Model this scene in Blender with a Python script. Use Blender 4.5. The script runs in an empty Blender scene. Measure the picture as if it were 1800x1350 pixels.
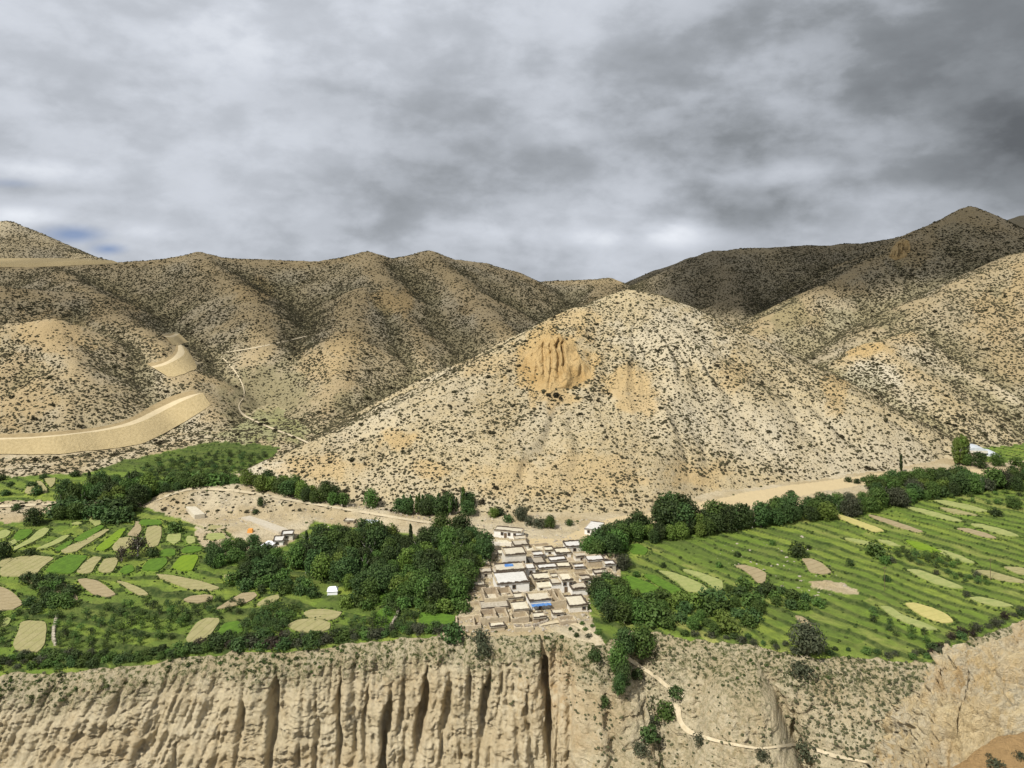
import bpy, bmesh, math, random
import numpy as np
from mathutils import Vector

random.seed(7)
RNG = np.random.default_rng(11)
scene = bpy.context.scene
C = scene.collection
rad = math.radians

# ------------------------------------------------------------------ camera, sky, sun, exposure
CZ = 113.0            # eye height over the village, metres
F = 1352.0            # focal length in pixels of the 1800 px wide photograph
HV = 450.0            # row of the horizon
cam_d = bpy.data.cameras.new('camera')
cam = bpy.data.objects.new('camera', cam_d)
C.objects.link(cam)
cam.location = (0, 0, CZ)
cam.rotation_euler = (rad(90), 0, 0)
cam_d.sensor_fit = 'HORIZONTAL'
cam_d.sensor_width = 36.0
cam_d.lens = 36.0 * F / 1800.0
cam_d.shift_y = -(675.0 - HV) / 1800.0
cam_d.clip_start = 0.5
cam_d.clip_end = 8000.0
scene.camera = cam

SUN_EL, SUN_AZ = 49.0, 223.0      # degrees; azimuth clockwise from +Y (ahead): light comes from the left, a little from behind
sun_d = bpy.data.lights.new('sun', 'SUN')
sun = bpy.data.objects.new('sun', sun_d)
C.objects.link(sun)
sun_d.energy = 4.6
sun_d.angle = rad(0.5)
sun_d.color = (1.0, 0.955, 0.87)
_sd = Vector((math.sin(rad(SUN_AZ)) * math.cos(rad(SUN_EL)), math.cos(rad(SUN_AZ)) * math.cos(rad(SUN_EL)), math.sin(rad(SUN_EL))))
sun.rotation_euler = _sd.to_track_quat('Z', 'Y').to_euler()
sun.location = (-200, -100, 500)

scene.view_settings.view_transform = 'Standard'
scene.view_settings.look = 'None'
scene.view_settings.exposure = 0.2
scene.view_settings.gamma = 1.0
scene.view_settings.use_curve_mapping = False
scene.cycles.max_bounces = 5
scene.cycles.transparent_max_bounces = 12


class NT:
    """small helper to write node trees"""
    def __init__(s, tree):
        s.t = tree; s.n = tree.nodes; s.l = tree.links
    def node(s, typ, inputs=None, **props):
        nd = s.n.new(typ)
        for k, v in props.items():
            setattr(nd, k, v)
        for k, v in (inputs or {}).items():
            s.put(nd.inputs[k], v)
        return nd
    def put(s, sock, v):
        if isinstance(v, bpy.types.NodeSocket):
            s.l.new(v, sock)
        else:
            sock.default_value = v
    def math(s, op, a, b=0.0, c=0.0, clamp=False):
        nd = s.n.new('ShaderNodeMath'); nd.operation = op; nd.use_clamp = clamp
        s.put(nd.inputs[0], a); s.put(nd.inputs[1], b); s.put(nd.inputs[2], c)
        return nd.outputs[0]
    def vmath(s, op, a, b=(0, 0, 0), out=0):
        nd = s.n.new('ShaderNodeVectorMath'); nd.operation = op
        s.put(nd.inputs[0], a); s.put(nd.inputs[1], b)
        return nd.outputs[out]
    def noise(s, vec, scale, detail=5.0, rough=0.55, dist=0.0, lac=2.0):
        nd = s.node('ShaderNodeTexNoise', {'Vector': vec, 'Scale': scale, 'Detail': detail, 'Roughness': rough, 'Distortion': dist, 'Lacunarity': lac})
        return nd.outputs[0]
    def ramp(s, fac, stops, interp='LINEAR'):
        nd = s.n.new('ShaderNodeValToRGB'); cr = nd.color_ramp; cr.interpolation = interp
        while len(cr.elements) < len(stops):
            cr.elements.new(0.5)
        for e, (p, c) in zip(cr.elements, stops):
            e.position = p
            e.color = (c, c, c, 1) if isinstance(c, (int, float)) else (*c, 1)
        s.put(nd.inputs[0], fac)
        return nd.outputs[0]
    def mix(s, fac, a, b, mode='MIX'):
        nd = s.n.new('ShaderNodeMix'); nd.data_type = 'RGBA'; nd.blend_type = mode
        s.put(nd.inputs[0], fac)
        s.put(nd.inputs[6], (*a, 1) if isinstance(a, tuple) else a)
        s.put(nd.inputs[7], (*b, 1) if isinstance(b, tuple) else b)
        return nd.outputs[2]
    def mapr(s, v, a, b, c=0.0, d=1.0, smooth=True):
        nd = s.n.new('ShaderNodeMapRange'); nd.interpolation_type = 'SMOOTHSTEP' if smooth else 'LINEAR'
        for i, x in enumerate((v, a, b, c, d)):
            s.put(nd.inputs[i], x)
        return nd.outputs[0]
    def attr(s, name):
        nd = s.n.new('ShaderNodeAttribute'); nd.attribute_name = name
        return nd.outputs['Fac']


def make_world():
    w = bpy.data.worlds.new('World'); scene.world = w; w.use_nodes = True
    t = NT(w.node_tree); t.n.clear()
    d = t.node('ShaderNodeTexCoord').outputs['Generated']
    sep = t.node('ShaderNodeSeparateXYZ', {0: d})
    x, y, z = sep.outputs
    az = t.math('ABSOLUTE', z)
    k = t.math('ADD', az, 0.42)
    px = t.math('DIVIDE', x, k); py = t.math('DIVIDE', y, k)
    p = t.node('ShaderNodeCombineXYZ', {0: px, 1: py, 2: 0.0}).outputs[0]
    # cloud deck seen from below: large billows, torn smaller ones
    q = t.vmath('MULTIPLY', d, (5.0, 5.0, 9.0))
    big = t.noise(p, 0.75, 3, 0.5, 0.0)
    rnd = t.noise(q, 0.55, 7, 0.48, 0.0)
    med = t.noise(t.vmath('ADD', q, (4.1, 9.2, 2.2)), 1.9, 8, 0.52, 0.12)
    sml = t.noise(t.vmath('ADD', q, (1.7, 3.3, 6.1)), 4.6, 8, 0.55, 0.1)
    s = t.math('ADD', t.math('MULTIPLY', big, 0.26), t.math('MULTIPLY', rnd, 0.46))
    s = t.math('ADD', s, t.math('ADD', t.math('MULTIPLY', med, 0.20), t.math('MULTIPLY', sml, 0.17)))
    # lobed undersides with a lighter rim
    s = t.math('ADD', s, t.math('MULTIPLY', t.mapr(t.math('ADD', med, t.math('MULTIPLY', sml, 0.35)), 0.56, 0.80), 0.07))
    s = t.math('ADD', s, t.math('MULTIPLY', t.mapr(t.math('ADD', rnd, t.math('MULTIPLY', med, 0.3)), 0.54, 0.74), 0.07))
    s = t.math('ADD', s, 0.02)
    def dirv(u, v):
        q = Vector(((u - 900) / F, 1.0, (HV - v) / F)); q.normalize(); return q
    def blob(u, v, su, sv, amp, warp=0.35):
        c = dirv(u, v)
        dd = t.vmath('SUBTRACT', d, tuple(c))
        sc = t.vmath('MULTIPLY', dd, (F / su, F / max(su, sv), F / sv))
        ln = t.vmath('LENGTH', sc, out=1)
        ln = t.math('ADD', ln, t.math('MULTIPLY', t.math('SUBTRACT', rnd, 0.5), warp * 4))
        return t.math('MULTIPLY', t.mapr(ln, 1.0, 0.0), amp)
    s = t.math('ADD', t.math('MULTIPLY', s, 0.68), 0.215)
    for b in BLOBS:
        s = t.math('ADD', s, blob(*b))
    col = t.ramp(s, [(0.26, (0.11, 0.119, 0.13)), (0.46, (0.225, 0.242, 0.262)), (0.62, (0.39, 0.415, 0.455)), (0.78, (0.55, 0.58, 0.635)), (0.96, (0.78, 0.81, 0.86))])
    nish = t.node('ShaderNodeTexSky', {'Vector': t.vmath('NORMALIZE', t.vmath('ADD', d, (0, 0, 0.45)))}, sky_type='NISHITA', sun_disc=False, sun_elevation=rad(SUN_EL), sun_rotation=rad(SUN_AZ), altitude=3500.0, air_density=1.0, dust_density=0.4)
    hole = t.math('ADD', blob(132, 412, 74, 24, 1.2, 0.3), blob(190, 438, 44, 17, 1.1, 0.3))
    hole = t.math('ADD', hole, blob(20, 322, 60, 12, 0.4, 0.35))
    cover = t.math('SUBTRACT', 1.0, t.math('MULTIPLY', t.math('MULTIPLY', hole, 1.0, clamp=True), 0.7), clamp=True)
    b1 = t.node('ShaderNodeBackground', {'Color': nish.outputs[0], 'Strength': 0.15})
    b2 = t.node('ShaderNodeBackground', {'Color': col, 'Strength': 1.0})
    m = t.node('ShaderNodeMixShader', {0: cover, 1: b1.outputs[0], 2: b2.outputs[0]})
    o = t.node('ShaderNodeOutputWorld', {'Surface': m.outputs[0]})

# u, v, half width, half height, brightness change
BLOBS = [(1500, 290, 620, 150, -0.13, .25), (1850, 310, 430, 150, -0.19, .25), (1780, 100, 720, 260, -0.16, .2), (120, 60, 600, 190, 0.12, .2), (640, 40, 560, 150, 0.08, .2), (960, 228, 110, 40, 0.10, .3), (60, 296, 230, 26, 0.15, .25), (1190, 412, 95, 38, 0.24, .3), (1030, 415, 140, 40, 0.16, .3),
         (1380, 305, 200, 34, 0.15, .25), (250, 405, 110, 40, 0.15, .3), (540, 330, 420, 60, -0.07, .25), (860, 405, 170, 32, 0.07, .3), (30, 380, 110, 26, 0.2, .3), (1330, 385, 130, 34, -0.10, .25), (1640, 345, 240, 40, 0.06, .25), (600, 405, 190, 36, -0.06, .25), (120, 335, 150, 18, -0.08, .2), (560, 175, 420, 60, -0.04, .2)]
make_world()


# ------------------------------------------------------------------ numeric helpers
def hash2(ix, iy, seed):
    h = (ix.astype(np.int64) * 374761393 + iy.astype(np.int64) * 668265263 + seed * 1442695041) & 0xFFFFFFFF
    h = ((h ^ (h >> 13)) * 1274126177) & 0xFFFFFFFF
    h = (h ^ (h >> 16)) & 0xFFFFFFFF
    return h / 4294967295.0

def vnoise(x, y, seed=0):
    x = np.asarray(x, float); y = np.asarray(y, float)
    ix = np.floor(x); iy = np.floor(y)
    fx = x - ix; fy = y - iy
    fx = fx * fx * fx * (fx * (fx * 6 - 15) + 10); fy = fy * fy * fy * (fy * (fy * 6 - 15) + 10)
    a = hash2(ix, iy, seed); b = hash2(ix + 1, iy, seed); c = hash2(ix, iy + 1, seed); d = hash2(ix + 1, iy + 1, seed)
    return (a * (1 - fx) + b * fx) * (1 - fy) + (c * (1 - fx) + d * fx) * fy

def fbm(x, y, oct=4, seed=0, gain=0.5):
    s = 0.0; a = 1.0; n = 0.0
    for o in range(oct):
        s = s + a * (vnoise(x * 2 ** o + 17.3 * o, y * 2 ** o + 5.1 * o, seed + o) - 0.5); n += a; a *= gain
    return s / n * 2          # about -1..1

def sstep(a, b, x):
    t = np.clip((np.asarray(x, float) - a) / (b - a), 0, 1)
    return t * t * (3 - 2 * t)

def inpoly(u, v, poly):
    u = np.asarray(u, float); v = np.asarray(v, float)
    ins = np.zeros(u.shape, bool)
    n = len(poly)
    for i in range(n):
        x1, y1 = poly[i]; x2, y2 = poly[(i + 1) % n]
        if y1 == y2:
            continue
        c = (y1 > v) != (y2 > v)
        ins ^= c & (u < (x2 - x1) * (v - y1) / (y2 - y1) + x1)
    return ins

def P(u, v, Y):
    """a point at distance Y ahead, seen from the viewpoint at column u, row v"""
    return ((u - 900.0) / F * Y, Y, CZ + (HV - v) / F * Y)

def proj(x, y, z):
    return 900 + x / y * F, HV - (z - CZ) / y * F

FS = 0.03
def plane_z(y):
    return FS * (np.asarray(y, float) - 270.0)

def floor_pt(u, v):
    """where the sight line through (u, v) meets the valley floor"""
    tn = (v - HV) / F
    Y = (CZ + FS * 270.0) / (tn + FS)
    return (u - 900.0) / F * Y, Y


def new_mesh(name, verts, faces, mat=None, smooth=False, parent=None, link=True, mats=None, midx=None):
    verts = np.asarray(verts, np.float32)
    me = bpy.data.meshes.new(name)
    if isinstance(faces, np.ndarray):
        k = faces.shape[1]; nf = len(faces)
        me.vertices.add(len(verts)); me.vertices.foreach_set('co', verts.ravel())
        me.loops.add(nf * k); me.loops.foreach_set('vertex_index', faces.astype(np.int32).ravel())
        me.polygons.add(nf)
        me.polygons.foreach_set('loop_start', np.arange(0, nf * k, k, dtype=np.int32))
        me.polygons.foreach_set('loop_total', np.full(nf, k, np.int32))
        me.update(calc_edges=True)
    else:
        me.from_pydata([tuple(map(float, p)) for p in verts], [], faces); me.update()
    for m in (mats or ([mat] if mat else [])):
        me.materials.append(m)
    if midx is not None:
        me.polygons.foreach_set('material_index', np.asarray(midx, np.int32))
    if smooth:
        me.polygons.foreach_set('use_smooth', np.ones(len(me.polygons), bool))
    ob = bpy.data.objects.new(name, me)
    if link:
        C.objects.link(ob)
    if parent:
        ob.parent = parent
    return ob

def fattr(ob, name, arr):
    a = ob.data.attributes.new(name, 'FLOAT', 'POINT')
    a.data.foreach_set('value', np.asarray(arr, np.float32).ravel())

def tag(o, label=None, cat=None, group=None, kind=None):
    if label: o['label'] = label
    if cat: o['category'] = cat
    if group: o['group'] = group
    if kind: o['kind'] = kind
    return o

def empty(name, loc, rz=0.0):
    o = bpy.data.objects.new(name, None); C.objects.link(o)
    o.location = loc; o.rotation_euler = (0, 0, rz); o.empty_display_size = 0.5
    return o

def copy_tree(o):
    c = o.copy(); C.objects.link(c)
    for ch in o.children:
        d = ch.copy(); C.objects.link(d); d.parent = c
        for g in ch.children:
            e = g.copy(); C.objects.link(e); e.parent = d
    return c


# ------------------------------------------------------------------ materials
def principled(name, rough=0.9, spec=0.15):
    m = bpy.data.materials.new(name); m.use_nodes = True
    t = NT(m.node_tree)
    b = t.n['Principled BSDF']
    b.inputs['Roughness'].default_value = rough
    b.inputs['Specular IOR Level'].default_value = spec
    return m, t, b

def bump(t, b, h, strength, dist):
    nd = t.node('ShaderNodeBump', {'Height': h, 'Strength': strength, 'Distance': dist})
    t.l.new(nd.outputs[0], b.inputs['Normal'])

def pos(t):
    return t.node('ShaderNodeNewGeometry').outputs['Position']

def mat_hill():
    m, t, b = principled('hillside_soil')
    p = pos(t)
    n1 = t.noise(p, 0.018, 6, 0.6); n2 = t.noise(p, 0.35, 6, 0.65); n3 = t.noise(p, 1.6, 4, 0.7)
    base = t.mix(t.mapr(n1, 0.36, 0.64), (0.40, 0.32, 0.185), (0.485, 0.395, 0.235))
    base = t.mix(t.mapr(n2, 0.3, 0.75), base, (0.38, 0.325, 0.215))
    base = t.mix(t.attr('pale'), base, (0.50, 0.445, 0.33))
    base = t.mix(t.attr('ochre'), base, (0.45, 0.305, 0.125))
    base = t.mix(t.attr('green'), base, (0.17, 0.17, 0.075))
    base = t.mix(t.math('MULTIPLY', t.attr('dull_shade'), 0.75), base, (0.20, 0.165, 0.105))  # greyer soil, with cloud shade on the far hills put into the colour
    # small tufts of dry grass between the shrubs
    vor = t.node('ShaderNodeTexVoronoi', {'Vector': t.vmath('ADD', p, t.vmath('MULTIPLY', t.node('ShaderNodeTexNoise', {'Vector': p, 'Scale': 0.6}).outputs[1], (1.2, 1.2, 1.2))), 'Scale': 0.85, 'Randomness': 1.0})
    tuft = t.math('MULTIPLY', t.mapr(vor.outputs[0], 0.36, 0.2), t.mapr(t.noise(p, 0.06, 3), 0.38, 0.6))
    base = t.mix(t.math('MULTIPLY', tuft, 0.75), base, (0.115, 0.095, 0.05))
    base = t.mix(t.math('MULTIPLY', t.mapr(n3, 0.45, 0.75), 0.35), base, (0.2, 0.16, 0.10))
    t.l.new(base, b.inputs['Base Color'])
    bump(t, b, t.math('ADD', t.math('MULTIPLY', n2, 1.0), t.math('MULTIPLY', n3, 0.45)), 0.8, 1.4)
    return m

def mat_floor():
    m, t, b = principled('valley_ground')
    p = pos(t)
    n1 = t.noise(p, 0.05, 6, 0.6); n2 = t.noise(p, 0.5, 7, 0.68); n3 = t.noise(p, 2.2, 5, 0.7)
    tint = t.attr('tint')
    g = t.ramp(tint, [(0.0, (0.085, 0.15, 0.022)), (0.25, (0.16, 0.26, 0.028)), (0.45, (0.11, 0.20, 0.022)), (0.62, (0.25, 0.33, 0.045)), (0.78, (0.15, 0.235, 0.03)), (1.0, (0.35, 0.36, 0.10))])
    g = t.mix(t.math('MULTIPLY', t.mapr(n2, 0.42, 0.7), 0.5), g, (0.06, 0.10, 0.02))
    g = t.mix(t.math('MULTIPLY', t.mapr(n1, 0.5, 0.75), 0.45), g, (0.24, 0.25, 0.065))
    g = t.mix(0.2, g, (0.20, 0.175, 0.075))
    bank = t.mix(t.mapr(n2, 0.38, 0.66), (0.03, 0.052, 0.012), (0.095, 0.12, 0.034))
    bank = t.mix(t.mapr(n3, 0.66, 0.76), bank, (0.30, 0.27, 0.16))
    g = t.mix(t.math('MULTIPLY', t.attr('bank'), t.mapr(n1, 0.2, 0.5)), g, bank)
    s = t.mix(t.mapr(n1, 0.35, 0.65), (0.40, 0.32, 0.19), (0.49, 0.42, 0.29))
    s = t.mix(t.math('MULTIPLY', t.mapr(n2, 0.5, 0.8), 0.7), s, (0.23, 0.185, 0.115))
    s = t.mix(t.math('MULTIPLY', t.mapr(n3, 0.52, 0.66), 0.7), s, (0.17, 0.145, 0.08))
    s = t.mix(t.attr('track'), s, (0.54, 0.435, 0.26))
    col = t.mix(t.attr('green'), s, g)
    t.l.new(col, b.inputs['Base Color'])
    bump(t, b, t.math('ADD', n2, t.math('MULTIPLY', n3, 0.5)), 0.9, 0.9)
    return m

def mat_cliff(name='cliff_rock', c0=(0.57, 0.47, 0.295), c1=(0.66, 0.57, 0.385), ds=0.42):
    m, t, b = principled(name)
    p = pos(t)
    ps = t.vmath('MULTIPLY', p, (1.0, 1.0, 1.6))
    pv = t.vmath('MULTIPLY', p, (1.0, 1.0, 0.35))
    n1 = t.noise(p, 0.08, 6, 0.6); n2 = t.noise(pv, 0.7, 8, 0.68, 0.4); n3 = t.noise(ps, 1.3, 8, 0.72, 0.5)
    c = t.mix(t.mapr(n1, 0.35, 0.65), c0, c1)
    c = t.mix(t.math('MULTIPLY', t.mapr(n2, 0.52, 0.74), 0.45), c, (0.46, 0.34, 0.18))
    c = t.mix(t.math('MULTIPLY', t.mapr(n3, 0.60, 0.69), ds), c, (0.20, 0.155, 0.09))
    c = t.mix(t.attr('ochre'), c, (0.50, 0.32, 0.145))
    c = t.mix(t.math('MULTIPLY', t.attr('pale'), t.mapr(n2, 0.62, 0.4)), c, (0.70, 0.61, 0.43))
    c = t.mix(t.math('MULTIPLY', t.mapr(t.noise(p, 3.6, 5, 0.75), 0.57, 0.70), ds * 0.7), c, (0.26, 0.195, 0.11))
    c = t.mix(t.math('MULTIPLY', t.attr('veg'), 0.35), c, (0.30, 0.26, 0.15))
    c = t.mix(t.math('MULTIPLY', t.attr('veg'), t.mapr(t.noise(p, 0.8, 6, 0.75), 0.45, 0.60)), c, (0.085, 0.10, 0.033))
    t.l.new(c, b.inputs['Base Color'])
    bump(t, b, t.math('ADD', t.math('MULTIPLY', n3, 1.2), t.math('ADD', t.math('MULTIPLY', n2, 0.7), t.math('MULTIPLY', t.noise(p, 4.5, 5, 0.75), 0.45))), 1.0, 0.95)
    return m

def mat_simple(name, c1, c2, scale=1.0, rough=0.9, bstr=0.5, bdist=0.1, c3=None, objrand=0.0, spec=0.15):
    m, t, b = principled(name, rough, spec)
    p = pos(t)
    n = t.noise(p, scale, 6, 0.65)
    c = t.mix(t.mapr(n, 0.32, 0.68), c1, c2)
    if c3:
        c = t.mix(t.mapr(t.noise(p, scale * 3.1, 5, 0.7), 0.56, 0.7), c, c3)
    if objrand:
        r = t.node('ShaderNodeObjectInfo').outputs['Random']
        h = t.node('ShaderNodeHueSaturation', {'Color': c, 'Value': t.mapr(r, 0, 1, 1 - objrand, 1 + objrand, False), 'Hue': t.mapr(r, 0, 1, 0.5 - objrand * 0.05, 0.5 + objrand * 0.05, False)})
        c = h.outputs[0]
    t.l.new(c, b.inputs['Base Color'])
    if bstr:
        bump(t, b, n, bstr, bdist)
    return m

def mat_leaf(name, c1, c2, scale=0.9, objrand=0.25, trans=0.25):
    m = mat_simple(name, c1, c2, scale, 0.65, 0.0, 0.0, None, objrand, 0.25)
    t = NT(m.node_tree); b = t.n['Principled BSDF']; o = t.n['Material Output']
    src = b.inputs['Base Color'].links[0].from_socket
    tr = t.node('ShaderNodeBsdfTranslucent', {'Color': src})
    mx = t.node('ShaderNodeMixShader', {0: trans, 1: b.outputs[0], 2: tr.outputs[0]})
    t.l.new(mx.outputs[0], o.inputs['Surface'])
    return m

M = {}
M['hill'] = mat_hill(); M['floor'] = mat_floor(); M['cliff'] = mat_cliff(); M['ochre_rock'] = mat_cliff('ochre_rock', (0.46, 0.305, 0.125), (0.56, 0.40, 0.19), 0.3); M['spur'] = mat_cliff('spur_rock', (0.72, 0.54, 0.28), (0.80, 0.66, 0.40), 0.5)
M['shrub'] = mat_simple('dry_shrub', (0.035, 0.032, 0.018), (0.075, 0.066, 0.035), 1.5, objrand=0.3, bstr=0)
M['tuft'] = mat_simple('dry_tuft', (0.10, 0.085, 0.04), (0.17, 0.14, 0.07), 1.5, bstr=0)
M['weed'] = mat_leaf('weeds', (0.035, 0.062, 0.014), (0.085, 0.12, 0.03), 0.5)
M['leaf_dark'] = mat_leaf('dark_leaves', (0.03, 0.055, 0.016), (0.075, 0.12, 0.033), 0.5, 0.4)
M['leaf_mid'] = mat_leaf('mid_leaves', (0.05, 0.095, 0.018), (0.10, 0.16, 0.036), 0.5, 0.35)
M['leaf_light'] = mat_leaf('light_leaves', (0.09, 0.14, 0.022), (0.15, 0.205, 0.042), 0.5)
M['leaf_grey'] = mat_leaf('grey_green_leaves', (0.045, 0.055, 0.03), (0.085, 0.09, 0.05), 0.8)
M['leaf_brown'] = mat_leaf('purplish_brown_leaves', (0.03, 0.024, 0.018), (0.06, 0.045, 0.03), 0.8)
M['bark'] = mat_simple('bark', (0.16, 0.13, 0.10), (0.26, 0.22, 0.18), 3.0, bstr=0.4)
M['bark_pale'] = mat_simple('pale_bark', (0.42, 0.39, 0.34), (0.55, 0.52, 0.46), 3.0, bstr=0.3)
M['cut'] = mat_simple('raw_cut_earth', (0.25, 0.19, 0.10), (0.33, 0.255, 0.14), 0.4, bstr=0.8, bdist=0.5)
M['bench'] = mat_simple('road_surface', (0.47, 0.39, 0.245), (0.53, 0.44, 0.285), 0.4, bstr=0.3)
M['road'] = mat_simple('graded_earth', (0.35, 0.275, 0.145), (0.42, 0.335, 0.185), 0.55, bstr=1.0, bdist=0.8, c3=(0.25, 0.19, 0.10))
M['path'] = mat_simple('trodden_path', (0.43, 0.36, 0.235), (0.53, 0.455, 0.32), 0.8, bstr=0.3)

# ------------------------------------------------------------------ the land: crest lines of the hills (column, row, distance)
CRESTS = {
    'left': (0.52, 9, [
        [(-300, 470, 900), (0, 463, 880), (200, 461, 870), (280, 456, 870), (350, 445, 870), (400, 453, 870), (470, 456, 880), (560, 459, 880), (600, 453, 880), (645, 444, 880), (690, 453, 890), (755, 442, 890), (800, 456, 890), (850, 463, 900), (900, 476, 910), (950, 496, 920), (1000, 493, 930), (1070, 490, 940), (1105, 502, 960), (1180, 530, 980)],
        [(100, 470, 860), (165, 518, 700), (250, 585, 605), (320, 650, 540), (372, 725, 490), (415, 790, 455)],
        [(-300, 520, 620), (0, 502, 660), (165, 518, 700)],
        [(-250, 570, 540), (0, 572, 555), (90, 562, 560), (125, 640, 505), (110, 760, 440)],
        [(645, 443, 880), (690, 510, 760), (722, 580, 680), (750, 645, 610)],
        [(640, 505, 770), (605, 588, 620), (596, 680, 530), (565, 768, 462)],
        [(755, 442, 890), (820, 507, 780), (890, 582, 690), (940, 625, 620)],
        [(350, 444, 870), (420, 502, 760), (450, 542, 690), (470, 602, 620)],
        [(1070, 489, 940), (1040, 540, 800), (1010, 600, 700)],
    ]),
    'peak_left': (0.5, 8, [
        [(-400, 440, 1060), (-300, 420, 1050), (10, 388, 1050), (60, 410, 1045), (120, 440, 1035), (190, 458, 1020), (270, 480, 1010)],
    ]),
    'central': (0.5, 5, [
        [(1020, 545, 492), (1080, 519, 508), (1110, 513, 510), (1150, 517, 512), (1200, 534, 506), (1260, 561, 498), (1330, 597, 484), (1400, 635, 468), (1470, 683, 448), (1540, 724, 430), (1600, 757, 418), (1675, 808, 406)],
        [(1020, 545, 492), (960, 572, 474), (900, 602, 455), (800, 652, 432), (700, 706, 412), (600, 755, 400), (500, 800, 390), (422, 837, 384)],
        [(1110, 513, 510), (1075, 640, 452), (1045, 760, 402), (1030, 860, 368)],
    ]),
    'knoll': (0.56, 6, [
        [(1625, 575, 570), (1545, 602, 527), (1450, 646, 506)],
        [(1545, 602, 527), (1565, 690, 484), (1590, 775, 441)],
    ]),
    'right': (0.53, 8, [
        [(2300, 330, 640), (1950, 390, 645), (1800, 443, 640), (1700, 491, 620), (1640, 521, 605), (1560, 571, 580), (1480, 616, 555), (1430, 651, 535), (1380, 700, 515)],
        [(1950, 390, 645), (1880, 560, 560), (1840, 700, 480)],
    ]),
    'peak_right': (0.55, 6, [
        [(2150, 430, 850), (1900, 450, 830), (1830, 425, 820), (1760, 392, 810), (1705, 365, 800), (1660, 386, 790), (1620, 403, 775), (1590, 433, 760), (1540, 453, 740), (1450, 501, 700), (1380, 546, 660), (1330, 583, 630), (1270, 640, 600)],
        [(1705, 365, 800), (1690, 470, 720), (1640, 540, 660)],
    ]),
    'dark': (0.5, 10, [
        [(1040, 545, 990), (1110, 506, 975), (1160, 483, 960), (1220, 456, 950), (1260, 441, 950), (1320, 435, 960), (1400, 433, 960), (1500, 429, 960), (1560, 421, 960), (1620, 410, 960), (1800, 400, 960)],
        [(1260, 441, 950), (1290, 520, 820), (1310, 570, 740)],
    ]),
    'far': (0.5, 10, [
        [(1060, 520, 1350), (1110, 497, 1340), (1160, 473, 1330), (1220, 452, 1320), (1300, 440, 1320)],
        [(1690, 430, 1200), (1760, 397, 1200), (1800, 379, 1200), (1900, 350, 1200), (2100, 380, 1200)],
    ]),
}
ORDER = list(CRESTS)

def ridge_h(x, y, pts, k, r, seed, rough=1.0):
    best = np.full(x.shape, -1e9)
    L = 0.0
    w3 = [P(*q) for q in pts]
    for i in range(len(w3) - 1):
        ax, ay, azz = w3[i]; bx, by, bz = w3[i + 1]
        dx, dy = bx - ax, by - ay
        l2 = dx * dx + dy * dy; ln = math.sqrt(l2)
        tu = ((x - ax) * dx + (y - ay) * dy) / l2
        t = np.clip(tu, 0, 1)
        amp = rough * np.exp(-np.abs(tu - t) * ln / 14.0)
        d = np.hypot(x - ax - t * dx, y - ay - t * dy)
        side = np.where((x - ax) * dy - (y - ay) * dx > 0, 0.0, 57.0)
        s = L + t * ln
        kk = k * (1 + amp * 0.16 * (vnoise(s / 34.0 + side, side + d / 160.0, seed) - 0.5) * 2 * sstep(4, 60, d) + amp * 0.06 * (vnoise(s / 11.0 + side, d / 70.0, seed + 5) - 0.5) * 2 * sstep(2, 25, d))
        zc = azz + t * (bz - azz)
        best = np.maximum(best, zc - kk * (np.sqrt(d * d + r * r) - r))
        L += ln
    return best

def smax(a, b, w):
    h = np.clip(0.5 + 0.5 * (a - b) / w, 0, 1)
    return b * (1 - h) + a * h + w * h * (1 - h) * 0.5

# ---- the valley floor in zones, outlined on the ground where the photograph shows them
FRONT_BASE = [(-600, 850), (0, 836), (150, 830), (420, 838), (520, 862), (700, 890), (850, 905), (1050, 905), (1150, 895), (1240, 868), (1400, 846), (1550, 826), (1660, 806), (1750, 818), (1850, 830), (2400, 840)]
def hills(x, y):
    """height and owner of the highest hill"""
    out = np.full(x.shape, -1e9); own = np.zeros(x.shape, int)
    for i, nm in enumerate(ORDER):
        k, r, cs = CRESTS[nm]
        h = None
        for j, pts in enumerate(cs):
            hj = ridge_h(x, y, pts, k, r, 100 + 13 * i + 7 * j, 0.55 if nm == 'central' else 1.0)
            h = hj if h is None else smax(h, hj, 7.0 if nm != 'central' else 20.0)
        if nm == 'central':      # the foot of the pyramid follows the edge of the valley floor
            uu = 900 + x / y * F
            vb = np.interp(uu, [q[0] for q in FRONT_BASE], [q[1] for q in FRONT_BASE]) + 3 * fbm(x / 15, y / 15, 2, 77)
            yb = (CZ + FS * 270.0) / ((vb - HV) / F + FS)
            cap = plane_z(y) + 0.62 * (y - yb)
            h = -smax(-h, -cap, 5.0)
        own = np.where(h > out, i, own); out = np.maximum(out, h)
    return out, own

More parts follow.
